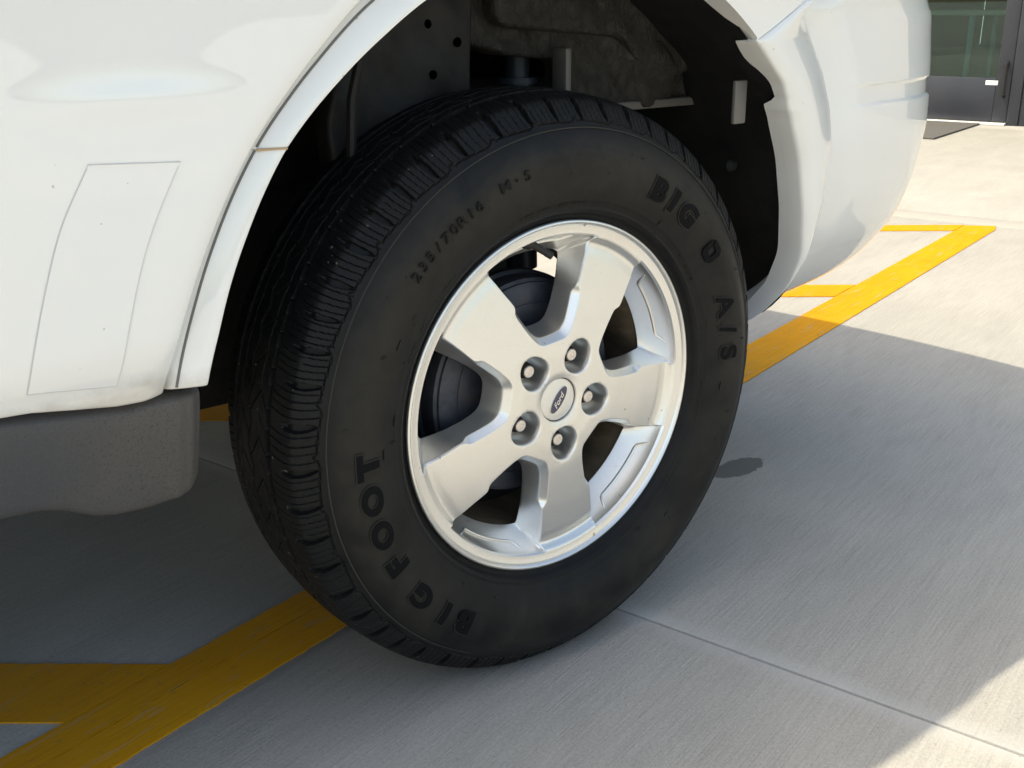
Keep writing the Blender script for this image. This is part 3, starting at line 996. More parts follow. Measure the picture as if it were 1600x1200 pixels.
# brake drum, backing plate and axle
dr = MB().lathe([(.0300, .0560), (.0300, .0600), (.0500, .0610), (.0560, .0660), (.1080, .0640), (.1085, .0655), (.1120, .0655), (.1125, .0640), (.1290, .0645), (.1340, .0665), (.1345, .0700), (.1385, .0720), (.1395, .0780), (.1395, .0980), (.1440, .1000), (.1440, .1120), (.1350, .1160), (.0400, .1180)], 96)
drum = dr.build('brake_drum', MAT['drum'], car, (0, 0, HUB))
bp = MB()
ang_ = [R(a) for a in np.linspace(176, 366, 40)]
V = [(.172 * math.cos(a), y, .172 * math.sin(a) + HUB) for y in (.1205, .1255) for a in ang_]
bp.add(V, [tuple(range(40)), tuple(range(79, 39, -1))] + [(k, (k + 1) % 40, (k + 1) % 40 + 40, k + 40) for k in range(40)])
bp.build('backing_plate', MAT['liner'], car, sharp=30)
MB().box(-.13, .11, .20, .34, -.13 + HUB, -.02 + HUB, bev=.03).build('trailing_arm', MAT['liner'], car)
ax = MB().lathe([(.034, .12), (.034, .45), (.030, .46), (.030, 1.30), (.034, 1.31), (.034, 1.60)], 20)
ax.build('rear_axle', MAT['liner'], car, (0, 0, HUB - .01))

# ---- body skin -------------------------------------------------------------
ARC = np.array([(-4, .385, .105), (-1.5, .400, .090), (2.6, .4435, .060), (7.5, .465, .033), (13.9, .472, .012), (22.5, .474, .0), (31.6, .485, -.007), (46, .498, -.025), (55, .503, -.030), (64, .510, -.031), (75, .513, -.033), (90, .511, -.035),
                (100, .508, -.036), (113, .5025, -.036), (120, .4955, -.036), (127, .4915, -.036), (137, .4885, -.036), (147, .4785, -.036), (158, .4705, -.036), (167, .4705, -.036)])
OUT = np.array([(95, .548), (110, .546), (120, .5385), (127, .5285), (133, .523), (139, .5195), (149, .512), (155, .509), (167, .508)])
a_in = lambda a: np.interp(a, ARC[:, 0], ARC[:, 1])
y_in = lambda a: np.interp(a, ARC[:, 0], ARC[:, 2])
_as = np.linspace(-4, 167, 400)
def smooth_tab(tab, col):
    v = np.interp(_as, tab[:, 0], tab[:, col])
    for _ in range(14): v[1:-1] = (v[:-2] + 2 * v[1:-1] + v[2:]) / 4
    return v
_ri = smooth_tab(ARC, 1); _yi = smooth_tab(ARC, 2); _ro = smooth_tab(OUT, 1)
a_in = lambda a: np.interp(a, _as, _ri)
y_in = lambda a: np.interp(a, _as, _yi)
r_out = lambda a: np.interp(a, _as, _ro)

def grid_faces(n, m, flip=False, off=0):
    idx = np.arange(n * m).reshape(n, m) + off
    F = np.stack([idx[:-1, :-1], idx[1:, :-1], idx[1:, 1:], idx[:-1, 1:]], -1).reshape(-1, 4)
    return F[:, ::-1] if flip else F

def skin(name, P, mat, parent=car, hem=.014, rad=.0022, sharp=50, midx=None, sides=(1, 1, 1, 1)):
    """P[n,m,3] outer surface; the rim is rolled over and turned inwards (+y); sides = which of i0, i1, j0, j1 are turned"""
    P = np.asarray(P, float)
    n, m = P.shape[:2]
    def extend(P, axis, end):
        b = P.take(-1 if end else 0, axis); i_ = P.take(-2 if end else 1, axis)
        d = b - i_; d /= np.linalg.norm(d, axis=-1, keepdims=True) + 1e-12
        rings = []
        for k, (o_, y_) in enumerate(((.55, .12), (.9, .5), (1.0, 1.0), (1.0, 1.0 + hem / rad))):
            q = b + d * rad * o_; q[..., 1] = b[..., 1] + d[..., 1] * rad * o_ + rad * y_
            rings.append(q)
        st = np.stack(rings, axis)
        return np.concatenate([P, st], axis) if end else np.concatenate([np.flip(st, axis), P], axis)
    for k, (axis, end) in enumerate(((0, 0), (0, 1), (1, 0), (1, 1))):
        if sides[k]: P = extend(P, axis, end)
    n, m = P.shape[:2]
    o = mesh(name, P.reshape(-1, 3) + np.array([0, 0, HUB]), grid_faces(n, m), mat, parent, sharp=None)
    bm = bmesh.new(); bm.from_mesh(o.data); bmesh.ops.recalc_face_normals(bm, faces=bm.faces)
    f = max(bm.faces, key=lambda f: f.calc_area())
    s = sum(f.normal.y * f.calc_area() for f in bm.faces)
    if s > 0: bmesh.ops.reverse_faces(bm, faces=bm.faces)
    bm.to_mesh(o.data); bm.free()
    o.data.shade_smooth(); o.data.set_sharp_from_angle(angle=R(sharp))
    return o

def side_y(x, z):
    """outer side of the doors: slightly barrelled, pulled in at the hem, with a shallow scoop"""
    y = -.0405 - .006 * np.clip(1 - ((z - .42) / .30) ** 2, -1, 1)
    y = y + .012 * (1 - sstep(.125, .20, z)) ** 2
    y = y + .0035 * np.exp(-(((x + .50) / .11) ** 2 + ((z - .455) / .085) ** 2))
    y = y - .0022 * np.exp(-(((x + .49) / .07) ** 2 + ((z - .385) / .012) ** 2))
    return y

# rear door: bounded by the wheel arch and by the hem line
def sill_z(x): return np.interp(x, [-1.30, -.80, -.6307, -.6058, -.5702, -.5328, -.5101, -.488], [.148, .145, .1402, .1389, .1330, .1275, .1268, .1300])
def door_right(z):
    aa = np.linspace(100, 167, 400); rr = r_out(aa) + .0022
    xs = rr * np.cos(np.radians(aa)); zs = rr * np.sin(np.radians(aa))
    o = np.argsort(zs)
    return np.where(z < .468, np.interp(z, zs[o], xs[o]), np.interp(.468, zs[o], xs[o]))
nz, nx = 120, 110
tz = np.linspace(0, 1, nz)
P = np.zeros((nz, nx, 3))
for i, t in enumerate(tz):
    zr = .1302 + t * (.66 - .1302)
    xr = float(door_right(np.array(zr)))
    s = np.linspace(0, 1, nx) ** .8
    x = -1.28 + s * (xr + 1.28)
    z = sill_z(x) + t * (.66 - sill_z(x))
    P[i, :, 0] = x; P[i, :, 2] = z; P[i, :, 1] = side_y(x, z)
# roll the door edge at the wheel arch a little
edge = np.linspace(0, 1, nx)[None, :]
P[:, :, 1] += .0022 * sstep(.985, 1.0, edge)
door = skin('rear_door', P, MAT['white_low'], hem=.020, rad=.0030)

# clear protection film on the door: a sheet with a dirty edge
fl = catmull([(-.5369, .3372), (-.5638, .2909), (-.5824, .2433), (-.5999, .1877), (-.6080, .1558)], 60)
fr_ = catmull([(-.4609, .3330), (-.4839, .2924), (-.5017, .2531), (-.5198, .1970), (-.5336, .1460)], 60)
t = np.r_[0, .012, np.linspace(.03, .97, 30), .988, 1]
G = fl[:, None, :] * (1 - t)[None, :, None] + fr_[:, None, :] * t[None, :, None]
Vf = np.stack([G[..., 0], side_y(G[..., 0], G[..., 1]) - .0007, G[..., 1] + HUB], -1)
Ff = grid_faces(60, len(t))
n_, m_ = 59, len(t) - 1
mi = np.zeros((n_, m_), int); mi[:, 0] = 1; mi[:, -1] = 1; mi[0, :] = 0
film = mesh('protection_film', Vf.reshape(-1, 3), Ff[:, ::-1].copy(), [MAT['film'], MAT['film_edge']], door, sharp=60, midx=mi.ravel())
for row in (0, -1):
    eb = MB(); eb.tube([tuple(v) for v in Vf[row]], .0005, 5)
    eb.build('film_edge', MAT['film_edge'], door)

# wheel arch trims
def trim(name, a_fun, us, parts=None, mat=None):
    prof = [(1.0, .0260), (.975, .0220), (.93, .0170), (.86, .0130), (.76, .0100), (.64, .0078), (.50, .0058), (.30, .0032), (.12, .0010), (.05, .0010), (.015, .0016), (.0, .0040), (-.01, .010), (-.01, .030)]
    P = np.zeros((len(us), len(prof), 3))
    for i, u in enumerate(us):
        for j, (t, y) in enumerate(prof):
            a = a_fun(u, t)
            ri, ro = float(a_in(a)), float(r_out(a))
            if a < 110: ro = ro * (1 - 0) 
            r = ri + (ro - ri) * t
            P[i, j] = (r * math.cos(R(a)), float(y_in(a)) + y, r * math.sin(R(a)))
    return skin(name, P, mat or MAT['white'], hem=.010, rad=.0016, sides=(1, 1, 1, 0))
def at_z(z):
    def f(t):
        a = 150.0
        for _ in range(12):
            r = float(a_in(a)) + (float(r_out(a)) - float(a_in(a))) * t
            a = 180 - math.degrees(math.asin(min(.999, z / r)))
        return a
    return f
zlow, zcut0, zcut1 = at_z(.1305), at_z(.3335), at_z(.3362)
ttab = [1.0, .975, .93, .86, .76, .64, .80, .66, .50, .30, .12, .05, .015, .0, -.01]
def cachef(f): 
    d = {tt: f(tt) for tt in ttab}
    return lambda t: d[t]
zl, z0, z1 = cachef(zlow), cachef(zcut0), cachef(zcut1)
trim('wheel_arch_trim', lambda u, t: zl(t) + (z0(t) - zl(t)) * u, np.linspace(0, 1, 60), mat=MAT['white_low'])
trim('wheel_arch_trim', lambda u, t: z1(t) + (92 - z1(t)) * u, np.linspace(0, 1, 90))
# added grey tube standing in for the shade in the gap between trim and door
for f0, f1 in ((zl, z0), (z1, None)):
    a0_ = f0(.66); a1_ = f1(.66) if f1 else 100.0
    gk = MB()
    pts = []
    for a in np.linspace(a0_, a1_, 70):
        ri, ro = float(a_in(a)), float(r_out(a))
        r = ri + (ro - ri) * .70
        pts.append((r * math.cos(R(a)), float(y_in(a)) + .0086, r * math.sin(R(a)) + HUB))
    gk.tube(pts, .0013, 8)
    gk.build('gap_shade_strip', MAT['gap_shade'], car)
# the pale foam strip showing in the split between the two trims
fm = MB()
for t in (0.02,):
    pa = [(float(a_in(z0(tt)) + (r_out(z0(tt)) - a_in(z0(tt))) * tt)) for tt in (.66, .50, .30, .12, .0)]
    an = [z0(tt) for tt in (.66, .50, .30, .12, .0)]
    pts = [(r * math.cos(R(a)), -.0358 + (.006 if i == 0 else .005 if i == 1 else .003 if i == 2 else .0012 if i == 3 else 0), r * math.sin(R(a)) + .0013 + HUB) for i, (r, a) in enumerate(zip(pa, an))]
    fm.tube(pts, .0013, 6)
fm.build('trim_foam', MAT['tan'], car)

# quarter panel over the arch
nu, nv = 120, 60
P = np.zeros((nv + 6, nu, 3))
GAPX = np.array([(.2835, .4125), (.330, .4370), (.372, .4600), (.470, .520), (.60, .580), (.80, .66)])
for i in range(nu):
    u = i / (nu - 1)
    a = 119.0 + (55.2 - 119.0) * u
    f = float(sstep(102, 92, a)) if a > 92 else 1.0
    f = 1 - float(np.clip((a - 92) / 10, 0, 1)); f = f * f * (3 - 2 * f)
    r = (float(r_out(a)) + .0025) * (1 - f) + float(a_in(a)) * f
    b = np.array([r * math.cos(R(a)), float(y_in(a)) * f + (1 - f) * side_y(-.25, .47), r * math.sin(R(a))])
    top = np.array([-.262 + (.80 + .262) * u, 0, .66])
    top[1] = side_y(top[0], .66) + .05 * max(0, top[0] - .3) ** 2 * 4
    if i == nu - 1:
        pass
    for j in range(nv):
        t = j / (nv - 1)
        if u > .999:
            k = np.interp(t, np.linspace(0, 1, len(GAPX)), GAPX[:, 0]), np.interp(t, np.linspace(0, 1, len(GAPX)), GAPX[:, 1])
            p = np.array([k[0], b[1] + (top[1] - b[1]) * t, k[1]])
        else:
            p = b + (top - b) * t
        # swell of the flare just outside the arch edge
        p[1] -= f * .010 * math.sin(math.pi * min(1, t / .55)) if t < .55 else 0
        P[j + 6, i] = p
    for k, dy in enumerate((.034 * float(np.interp(a, [55, 56.5, 58, 60, 62.5, 65], [.22, .30, .52, .80, .96, 1.0])), .016, .006, .0022, .0009, .0002)):
        q = b.copy(); q[1] += dy
        P[k, i] = q
for it in range(2):
    P[6:-1, 1:-1, 1] = (P[5:-2, 1:-1, 1] + P[7:, 1:-1, 1] + 2 * P[6:-1, 1:-1, 1]) / 4
skin('quarter_panel', P, MAT['white'], hem=.016, rad=.0022, sides=(0, 1, 1, 1), sharp=42)

# rear bumper: flare, step and main shell right round to the middle
XA = np.array([(-.10, .30, .17), (-.04, .36, .12), (-.01, .40, .090), (.02, .4435, .060), (.061, .461, .033), (.113, .458, .012), (.181, .438, .0), (.2545, .413, -.007), (.358, .347, -.025), (.4095, .2865, -.030)])
PLAN = np.array([(.500, .000), (.56, .002), (.62, .006), (.68, .014), (.74, .027), (.79, .045), (.83, .067), (.865, .100), (.89, .142), (.908, .200), (.921, .29), (.930, .42), (.934, .60), (.935, .86)])
zr = np.r_[np.linspace(-.055, .10, 32), np.linspace(.106, .300, 34)[:], np.array([.306, .311, .314, .316, .318, .3195, .321, .324, .329, .335, .340, .342, .3435, .345, .3465, .348, .350]), np.linspace(.3525, .42, 32), np.linspace(.427, .66, 36)]
def tuck(z): return np.interp(z, [-.06, -.03, 0, .03, .06, .12, .18, .27, .7], [.26, .205, .155, .115, .085, .040, .018, .0, .0])
_zt = np.linspace(-.06, .7, 300); _tk = tuck(_zt)
for _ in range(60): _tk[1:-1] = (_tk[:-2] + 2 * _tk[1:-1] + _tk[2:]) / 4
pl = catmull(PLAN, 70)
NF, NS = 26, 8
rows = []
for z in zr:
    if z < .4095:
        xa = float(np.interp(z, XA[:, 0], XA[:, 1])); ya = float(np.interp(z, XA[:, 0], XA[:, 2]))
    else:
        xa = float(np.interp(z, GAPX[:, 1], GAPX[:, 0])) + .0024; ya = -.030 - .006 * float(sstep(.41, .5, z))
    rows.append((xa, ya))
rows = np.array(rows)
for _ in range(4):
    m = (zr[1:-1] < .40)
    rows[1:-1][m] = ((rows[:-2] + 2 * rows[1:-1] + rows[2:]) / 4)[m]
XCZ = lambda z: float(np.interp(z, [.10, .135, .19, .27, .32, .366, .41, .449, .60], [.482, .489, .491, .481, .468, .445, .411, .384, .40]))
P = np.zeros((len(zr), 4 + NF + NS + len(pl), 3))
for i, z in enumerate(zr):
    xa, ya = rows[i]; XC = XCZ(z)
    tk = float(np.interp(z, _zt, _tk))
    yc = -.006 + tk * .75 - .012 * float(sstep(.30, .60, z))      # crest of the flare at its outer edge
    xc = max(XC, xa + .02) - .02 * float(sstep(.10, -.05, z)) if z < .1 else max(XC, xa + .03)
    if z < .1: xc = XC - .10 * float(1 - sstep(-.05, .10, z))
    xc = max(xc, xa + .012)
    fd = .040
    if z > .33: fd = .040 * float(np.interp(z, [.330, .3375, .346, .356, .366, .375, .382, .390, .400, .41], [.97, .50, .50, .54, .60, .72, .88, .97, .96, .9]))
    if z > .412: fd = .012
    flr = [(xa + .0004, ya + fd), (xa, ya + fd * .5), (xa - .0002, ya + .004), (xa + .0002, ya + .0012)]
    for j, (x, y) in enumerate(flr): P[i, j] = (x, y, z)
    for j in range(NF):
        t = (j + .6) / NF
        x = xa + (xc - xa) * t
        bulge = .010 * math.sin(math.pi * t ** .8) * float(sstep(-.02, .12, z))
        y = ya + (yc - ya) * t - bulge
        y -= .0015 * (1 - math.exp(-t * 9))
        P[i, 4 + j] = (x, y, z)
    yl = P[i, 4 + NF - 1, 1]
    # step from the flare into the bumper
    yb0 = .006 + tk
    for j in range(NS):
        t = (j + 1) / NS
        s_ = t * t * (3 - 2 * t)
        x = xc + .022 * (t if True else 0)
        P[i, 4 + NF + j] = (x, yl + (max(yb0 + .006, yl + .004) - yl) * s_, z)
    xs = xc + .022
    yst = P[i, 4 + NF + NS - 1, 1]
    sh0 = .0065 * sstep(.315, .320, z) * (1 - sstep(.341, .347, z))
    top_ = .9 * max(0, z - .438) ** 1.1
    for j, (x, y) in enumerate(pl):
        f = j / (len(pl) - 1)
        sh = float(sh0) * float(sstep(.03, .12, f)) + top_ * float(sstep(.10, .34, f))
        xx = xs + (x - PLAN[0, 0]) * (PLAN[-1, 0] - xs) / (PLAN[-1, 0] - PLAN[0, 0])
        w = float(sstep(0, .06, f))
        # tuck pushes the lower edge towards the centre and forwards
        px, py = xx, y + tk * (1 - .0 * f)
        g_ = float(sstep(.55, .95, f))
        px -= (tk * .8 + float(sh)) * g_ ; py = y + tk * (1 - g_) + float(sh) * (1 - g_) * w
        P[i, 4 + NF + NS + j] = (px, py * w + yst * (1 - w) if f < .06 else py, z)
bumper = skin('rear_bumper', P, MAT['white'], hem=.012, rad=.002, sides=(1, 1, 0, 0), sharp=40)

# rocker panel
xs = np.r_[np.linspace(-2.25, -.70, 30), np.linspace(-.69, -.470, 45), -.4665, -.4635, -.4605, -.4575, -.4545, -.4525]
def rock_bot(x): return np.interp(x, [-2.25, -1.0, -.80, -.6349, -.6026, -.5810, -.5539, -.5365, -.5061, -.4676, -.4574, -.45], [.03, .03, .030, .0294, .0277, .0217, .0076, .0036, .0018, .0050, .0100, .016])
def rock_top(x): return np.interp(x, [-2.25, -.80, -.6273, -.5760, -.5211, -.4915, -.45], [.133, .132, .1290, .1232, .1165, .1185, .1175])
prof = [(1.10, .028), (1.06, .004), (1.03, -.008), (1.0, -.0145), (.975, -.0172), (.95, -.0180), (.85, -.0170), (.70, -.0130), (.55, -.0085), (.40, -.0040), (.25, .0010), (.14, .0050), (.07, .0078), (.025, .0112), (0, .018), (-.03, .045), (-.02, .10), (.0, .20)]
P = np.zeros((len(xs), len(prof), 3))
for i, x in enumerate(xs):
    zb, zt_ = float(rock_bot(x)), float(rock_top(x))
    c = float(sstep(-.470, -.4525, x))
    rg = .0035 * math.exp(-((x + .474) / .004) ** 2) - .002 * math.exp(-((x + .4655) / .0016) ** 2) * -1
    for j, (t, y) in enumerate(prof):
        z = zb + (zt_ - zb) * t
        yy = y + .0012 * float(sstep(-.4735, -.4690, x)) + .010 * c ** 3 - .0030 * math.exp(-((x + .4775) / .004) ** 2)
        P[i, j] = (x, yy, z)
skin('rocker_panel', P, MAT['rocker'], hem=.04, rad=.003, sides=(0, 1, 0, 0), sharp=45)

# ---- wheel well ------------------------------------------------------------
def liner():
    us = np.linspace(1, 163.5, 120); vs = [.004, .03, .07, .12, .18, .24, .30, .36]
    P = np.zeros((len(us), len(vs), 3))
    for i, a in enumerate(us):
        aa = min(max(a, -3.9), 166.9)
        r0 = float(a_in(aa)) + .002
        y0 = float(y_in(aa)) + .012
        if a < 20: r0 = r0 + (20 - a) * .0025
        for j, v in enumerate(vs):
            bulge = .012 * math.sin(math.pi * min(1, v / .30)) + .004 * math.sin(a * .31 + v * 30)
            P[i, j] = ((r0 + bulge) * math.cos(R(a)), y0 + v, (r0 + bulge) * math.sin(R(a)))
    return P
P = liner()
o = mesh('wheel_well_liner', P.reshape(-1, 3) + np.array([0, 0, HUB]), grid_faces(*P.shape[:2]), MAT['liner'], car, sharp=40)
# front part of the liner: a moulded sheet with fixing holes
ZB = HUB
def bulged_plate(name, outline, yfun, mat, thick=.012, step=.011, bev=.006):
    """solid plate with a free outline in x,z; front surface y = yfun(x, z), rounded rim"""
    pts = np.array(outline, float)
    d = np.r_[0, np.cumsum(np.linalg.norm(np.diff(np.vstack([pts, pts[:1]]), axis=0), axis=1))]
    n = max(12, int(d[-1] / step))
    t = np.linspace(0, d[-1], n, endpoint=False)
    cl = np.vstack([pts, pts[:1]])
    ol = np.stack([np.interp(t, d, cl[:, 0]), np.interp(t, d, cl[:, 1])], 1)
    for _ in range(2): ol = (np.roll(ol, 1, 0) + 2 * ol + np.roll(ol, -1, 0)) / 4
    gx, gz = np.meshgrid(np.arange(ol[:, 0].min(), ol[:, 0].max(), step), np.arange(ol[:, 1].min(), ol[:, 1].max(), step))
    ip = np.stack([gx.ravel(), gz.ravel()], 1) + rng.normal(0, step * .12, (gx.size, 2))
    def ins(Pq):
        res = np.zeros(len(Pq), bool); j = n - 1
        for i in range(n):
            xi, yi = ol[i]; xj, yj = ol[j]
            res ^= ((yi > Pq[:, 1]) != (yj > Pq[:, 1])) & (Pq[:, 0] < (xj - xi) * (Pq[:, 1] - yi) / (yj - yi + 1e-30) + xi); j = i
        return res
    ip = ip[ins(ip)]
    ip = ip[np.linalg.norm(ip[:, None] - ol[None], axis=2).min(1) > step * .6]
    ov, oe, of, *_ = delaunay_2d_cdt([Vector(p) for p in ol] + [Vector(p) for p in ip], [(i, (i + 1) % n) for i in range(n)], [], 1, 1e-7)
    ov = np.array([(v.x, v.y) for v in ov])
    V = [(x, yfun(x, z), z + HUB) for x, z in ov]
    F = [tuple(f) for f in of]
    c = ol.mean(0)
    prev = list(range(n))
    for o_, y_ in ((.35, .10), (.75, .35), (1.0, .9), (1.0, thick / bev)):
        cur = []
        for k in range(n):
            e = ol[(k + 1) % n] - ol[k - 1]; nn = np.array([e[1], -e[0]]); nn /= np.linalg.norm(nn) + 1e-12
            q = ol[k] + nn * bev * o_ * (1 if area(ol) > 0 else -1)
            V.append((q[0], yfun(*ol[k]) + bev * y_, q[1] + HUB)); cur.append(len(V) - 1)
        for k in range(n): F.append((prev[k], prev[(k + 1) % n], cur[(k + 1) % n], cur[k]))
        prev = cur
    m = MB(); m.V = V; m.F = F; m.n = len(V)
    return m.build(name, mat, car, sharp=50)
def area(p): return .5 * np.sum(p[:, 0] * np.roll(p[:, 1], -1) - np.roll(p[:, 0], -1) * p[:, 1])
lump = lambda x, z, k=1.0: .006 * k * (math.sin(x * 47 + z * 21) * math.cos(z * 63 - x * 13) + .5 * math.sin(x * 120 + z * 80))
# inner body panel with undercoat, over and behind the tyre
bulged_plate('inner_body_panel', [(-.03, .60), (.42, .60), (.435, .50), (.425, .40), (.405, .336), (.385, .324), (.20, .3255), (.165, .332), (.160, .392), (.05, .402), (.015, .412), (-.03, .425)],
             lambda x, z: .175 + lump(x, z) - .030 * math.exp(-(((x - .30) / .055) ** 2 + ((z - .385) / .05) ** 2)), MAT['under'], thick=.05)
bulged_plate('undercoat_pad', [(.03, .60), (.40, .60), (.408, .47), (.385, .395), (.350, .3655), (.300, .367), (.262, .385), (.235, .42), (.03, .436)],
             lambda x, z: .152 + lump(x, z, .6), MAT['under'], thick=.03)
def plate_box(name, x0, x1, y0, y1, z0, z1, mat, bev=.003):
    return MB().box(x0, x1, y0, y1, z0 + HUB, z1 + HUB, bev=bev).build(name, mat, car)
plate_box('bracket_strip', .128, .139, .146, .175, .25, .4035, MAT['steel'], .004)
plate_box('frame_rail', -.42, .90, .335, .42, .235, .36, MAT['liner'], .012)
plate_box('panel_flange', .19, .412, .166, .190, .3170, .3290, MAT['steel'], .003)
# front inner sheet with holes
sheet = bulged_plate('inner_liner_sheet', [(-.165, .60), (-.02, .60), (-.018, .45), (-.022, .30), (-.05, .22), (-.20, .20), (-.21, .33), (-.185, .45)],
             lambda x, z: .150 + lump(x, z, .5) + .02 * (x + .1), MAT['liner'], thick=.03)
for x, z, r_ in ((-.0755, .435, .0055), (-.036, .4145, .006), (-.073, .379, .0055)):
    hm = MB().lathe([(.0003, -.0006), (r_ * .9, -.0006), (r_, .0006)], 14, c=(x, .150 + lump(x, z, .5) + .02 * (x + .1) - .0004, z + HUB))
    hm.build('fixing_hole', MAT['dark'], car)
ed = MB().tube([(-.205, .120, .28 + HUB), (-.200, .118, .36 + HUB), (-.180, .116, .43 + HUB), (-.150, .115, .50 + HUB)], .006, 8)
ed.build('liner_edge', MAT['liner'], car)
# shock absorber and spring
sh = MB().tube([(.142, .255, .10 + HUB), (.131, .250, .355 + HUB)], .022, 18)
sh.tube([(.131, .250, .355 + HUB), (.131, .250, .363 + HUB)], .027, 18)
sh.tube([(.131, .250, .363 + HUB), (.129, .248, .47 + HUB)], .0165, 16)
sh.build('shock_absorber', MAT['shock'], car)
sp = MB()
pts = [(.055 + .050 * math.cos(t_), .36 + .050 * math.sin(t_), HUB + .05 + t_ * .0085) for t_ in np.linspace(0, 12 * math.pi, 160)]
sp.tube(pts, .007, 8)
sp.build('coil_spring', MAT['liner'], car)
# grey tab hanging from the arch
plate_box('arch_tab', .3105, .3335, .022, .028, .306, .361, MAT['steel'], .002)
MB().lathe([(.0003, -.003), (.006, -.003), (.008, .0), (.010, .004)], 12, c=(.41, .105, .235 + HUB)).build('liner_clip', MAT['liner'], car)

# ---- the rest of the car (outside the frame: throws the shadow, fills reflections)
def loft(name, sections, mat):
    n = len(sections[0][1])
    V = []; F = []
    for x, pts in sections:
        V += [(x, YC + y, z) for y, z in pts]
    for i in range(len(sections) - 1):
        for k in range(n):
            F.append((i * n + k, i * n + (k + 1) % n, (i + 1) * n + (k + 1) % n, (i + 1) * n + k))
    F.append(tuple(range(n))); F.append(tuple((len(sections) - 1) * n + k for k in range(n)))
    m = MB(); m.add(V, F)
    return m.build(name, mat, car, sharp=35)
def sec(x, w, zb, belt, wr, zr_, z0=None):
    h = [(0, zb), (w - .03, zb), (w, zb + .03), (w, belt - .06), (w - .03, belt), (wr + .05, zr_ - .09), (wr, zr_ - .03), (wr - .10, zr_), (0, zr_ + .02)]
    return (x, h + [(-y, z) for y, z in h[-2:0:-1]])
loft('body_shell', [sec(-3.46, .74, .62, .74, .60, .80), sec(-3.25, .86, .90, .98, .70, 1.02), sec(-2.45, .895, 1.015, 1.07, .74, 1.10), sec(-2.20, .90, 1.015, 1.10, .72, 1.17), sec(-1.62, .90, 1.015, 1.10, .66, 1.60),
                    sec(-1.30, .90, 1.015, 1.10, .665, 1.68), sec(-.60, .90, 1.015, 1.10, .665, 1.70), sec(.10, .90, 1.015, 1.10, .65, 1.68), sec(.58, .885, 1.015, 1.10, .63, 1.645), sec(.63, .87, 1.015, 1.10, .61, 1.615),
                    sec(.70, .865, 1.015, 1.08, .66, 1.42), sec(.87, .80, 1.015, 1.05, .70, 1.08)], MAT['white'])
sb = MB()
ysp = np.linspace(-.62, .62, 25)
for zz_, in ((0,),):
    V = []
    for y in ysp:
        xe = .700 - .16 * y * y
        V += [(.55, YC + y, 1.665), (xe, YC + y, 1.645), (xe, YC + y, 1.620), (.55, YC + y, 1.62)]
    F = [(4 * i + k, 4 * i + (k + 1) % 4, 4 * i + 4 + (k + 1) % 4, 4 * i + 4 + k) for i in range(24) for k in range(4)] + [(0, 1, 2, 3), (96, 97, 98, 99)]
    sb.add(V, F)
sb.build('rear_spoiler', MAT['white'], car)
for s in (-1, 1):
    # side glass
    V = [(-2.0, YC + s * .853, 1.13), (.52, YC + s * .843, 1.13), (.46, YC + s * .722, 1.53), (-1.50, YC + s * .742, 1.55)]
    MB().add(V + [(x, y - s * .02, z) for x, y, z in V], [(0, 1, 2, 3), (4, 5, 6, 7), (0, 1, 5, 4), (1, 2, 6, 5), (2, 3, 7, 6), (3, 0, 4, 7)]).build('side_window', MAT['glassdark'], car, sharp=20)
    # roof rail with feet
    rl = MB().tube([(-1.45, YC + s * .625, 1.70), (-1.40, YC + s * .64, 1.745), (-1.2, YC + s * .645, 1.757), (-.80, YC + s * .655, 1.760), (-.62, YC + s * .653, 1.750), (-.575, YC + s * .648, 1.735), (-.555, YC + s * .63, 1.69)], .016, 10)
    rl.build('roof_rail', MAT['liner'], car)
# floor, far side and front
plate_box('inner_wheelhouse', -.46, .250, .40, .41, -.06, .64, MAT['liner'], .003)
plate_box('inner_wheelhouse', .2505, .62, .40, .41, .15, .64, MAT['liner'], .003)
plate_box('bulkhead', -.50, -.462, .30, 1.42, -.03, .64, MAT['liner'], .006)
plate_box('floor_pan', -3.3, -.502, .22, 1.50, .03, .07, MAT['liner'], .01)
plate_box('rear_floor', -.46, .86, .50, 1.40, .21, .26, MAT['liner'], .01)
plate_box('rear_floor_edge', -.45, .84, .36, 1.62, .62, .655, MAT['liner'], .005)
for x0, x1 in ((-2.16, -.46), (.47, .80), (-3.35, -3.10)):
    plate_box('far_side_panel', x0, x1, 1.735, 1.756, -.02, .66, MAT['white'], .004)
for x0, x1 in ((-.47, .47), (-3.10, -2.16)):
    plate_box('far_side_fender', x0, x1, 1.735, 1.756, .47, .66, MAT['white'], .004)
plate_box('front_door', -2.16, -1.287, -.045, -.02, .15, .66, MAT['white'], .006)
plate_box('front_fender', -3.10, -2.166, -.045, -.02, .47, .66, MAT['white'], .006)
plate_box('front_fender_tip', -3.35, -3.106, -.035, -.01, .0, .66, MAT['white'], .006)
plate_box('front_bumper', -3.52, -3.355, .06, 1.66, -.05, .55, MAT['white'], .05)
# tailgate, lamp and far half of the bumper
plate_box('tailgate', .86, .905, .20, 1.52, .30, .70, MAT['white'], .012)
MB().box(.80, .905, .04, .16, .64 + HUB, 1.0 + HUB, bev=.01).build('tail_lamp', MAT['red'], car)
src = np.array([v.co[:] for v in bumper.data.vertices])
Vm = src.copy(); Vm[:, 1] = 2 * YC - Vm[:, 1] - .0
mfar = mesh('far_bumper_half', Vm, [tuple(p.vertices)[::-1] for p in bumper.data.polygons], MAT['white'], car, sharp=40)

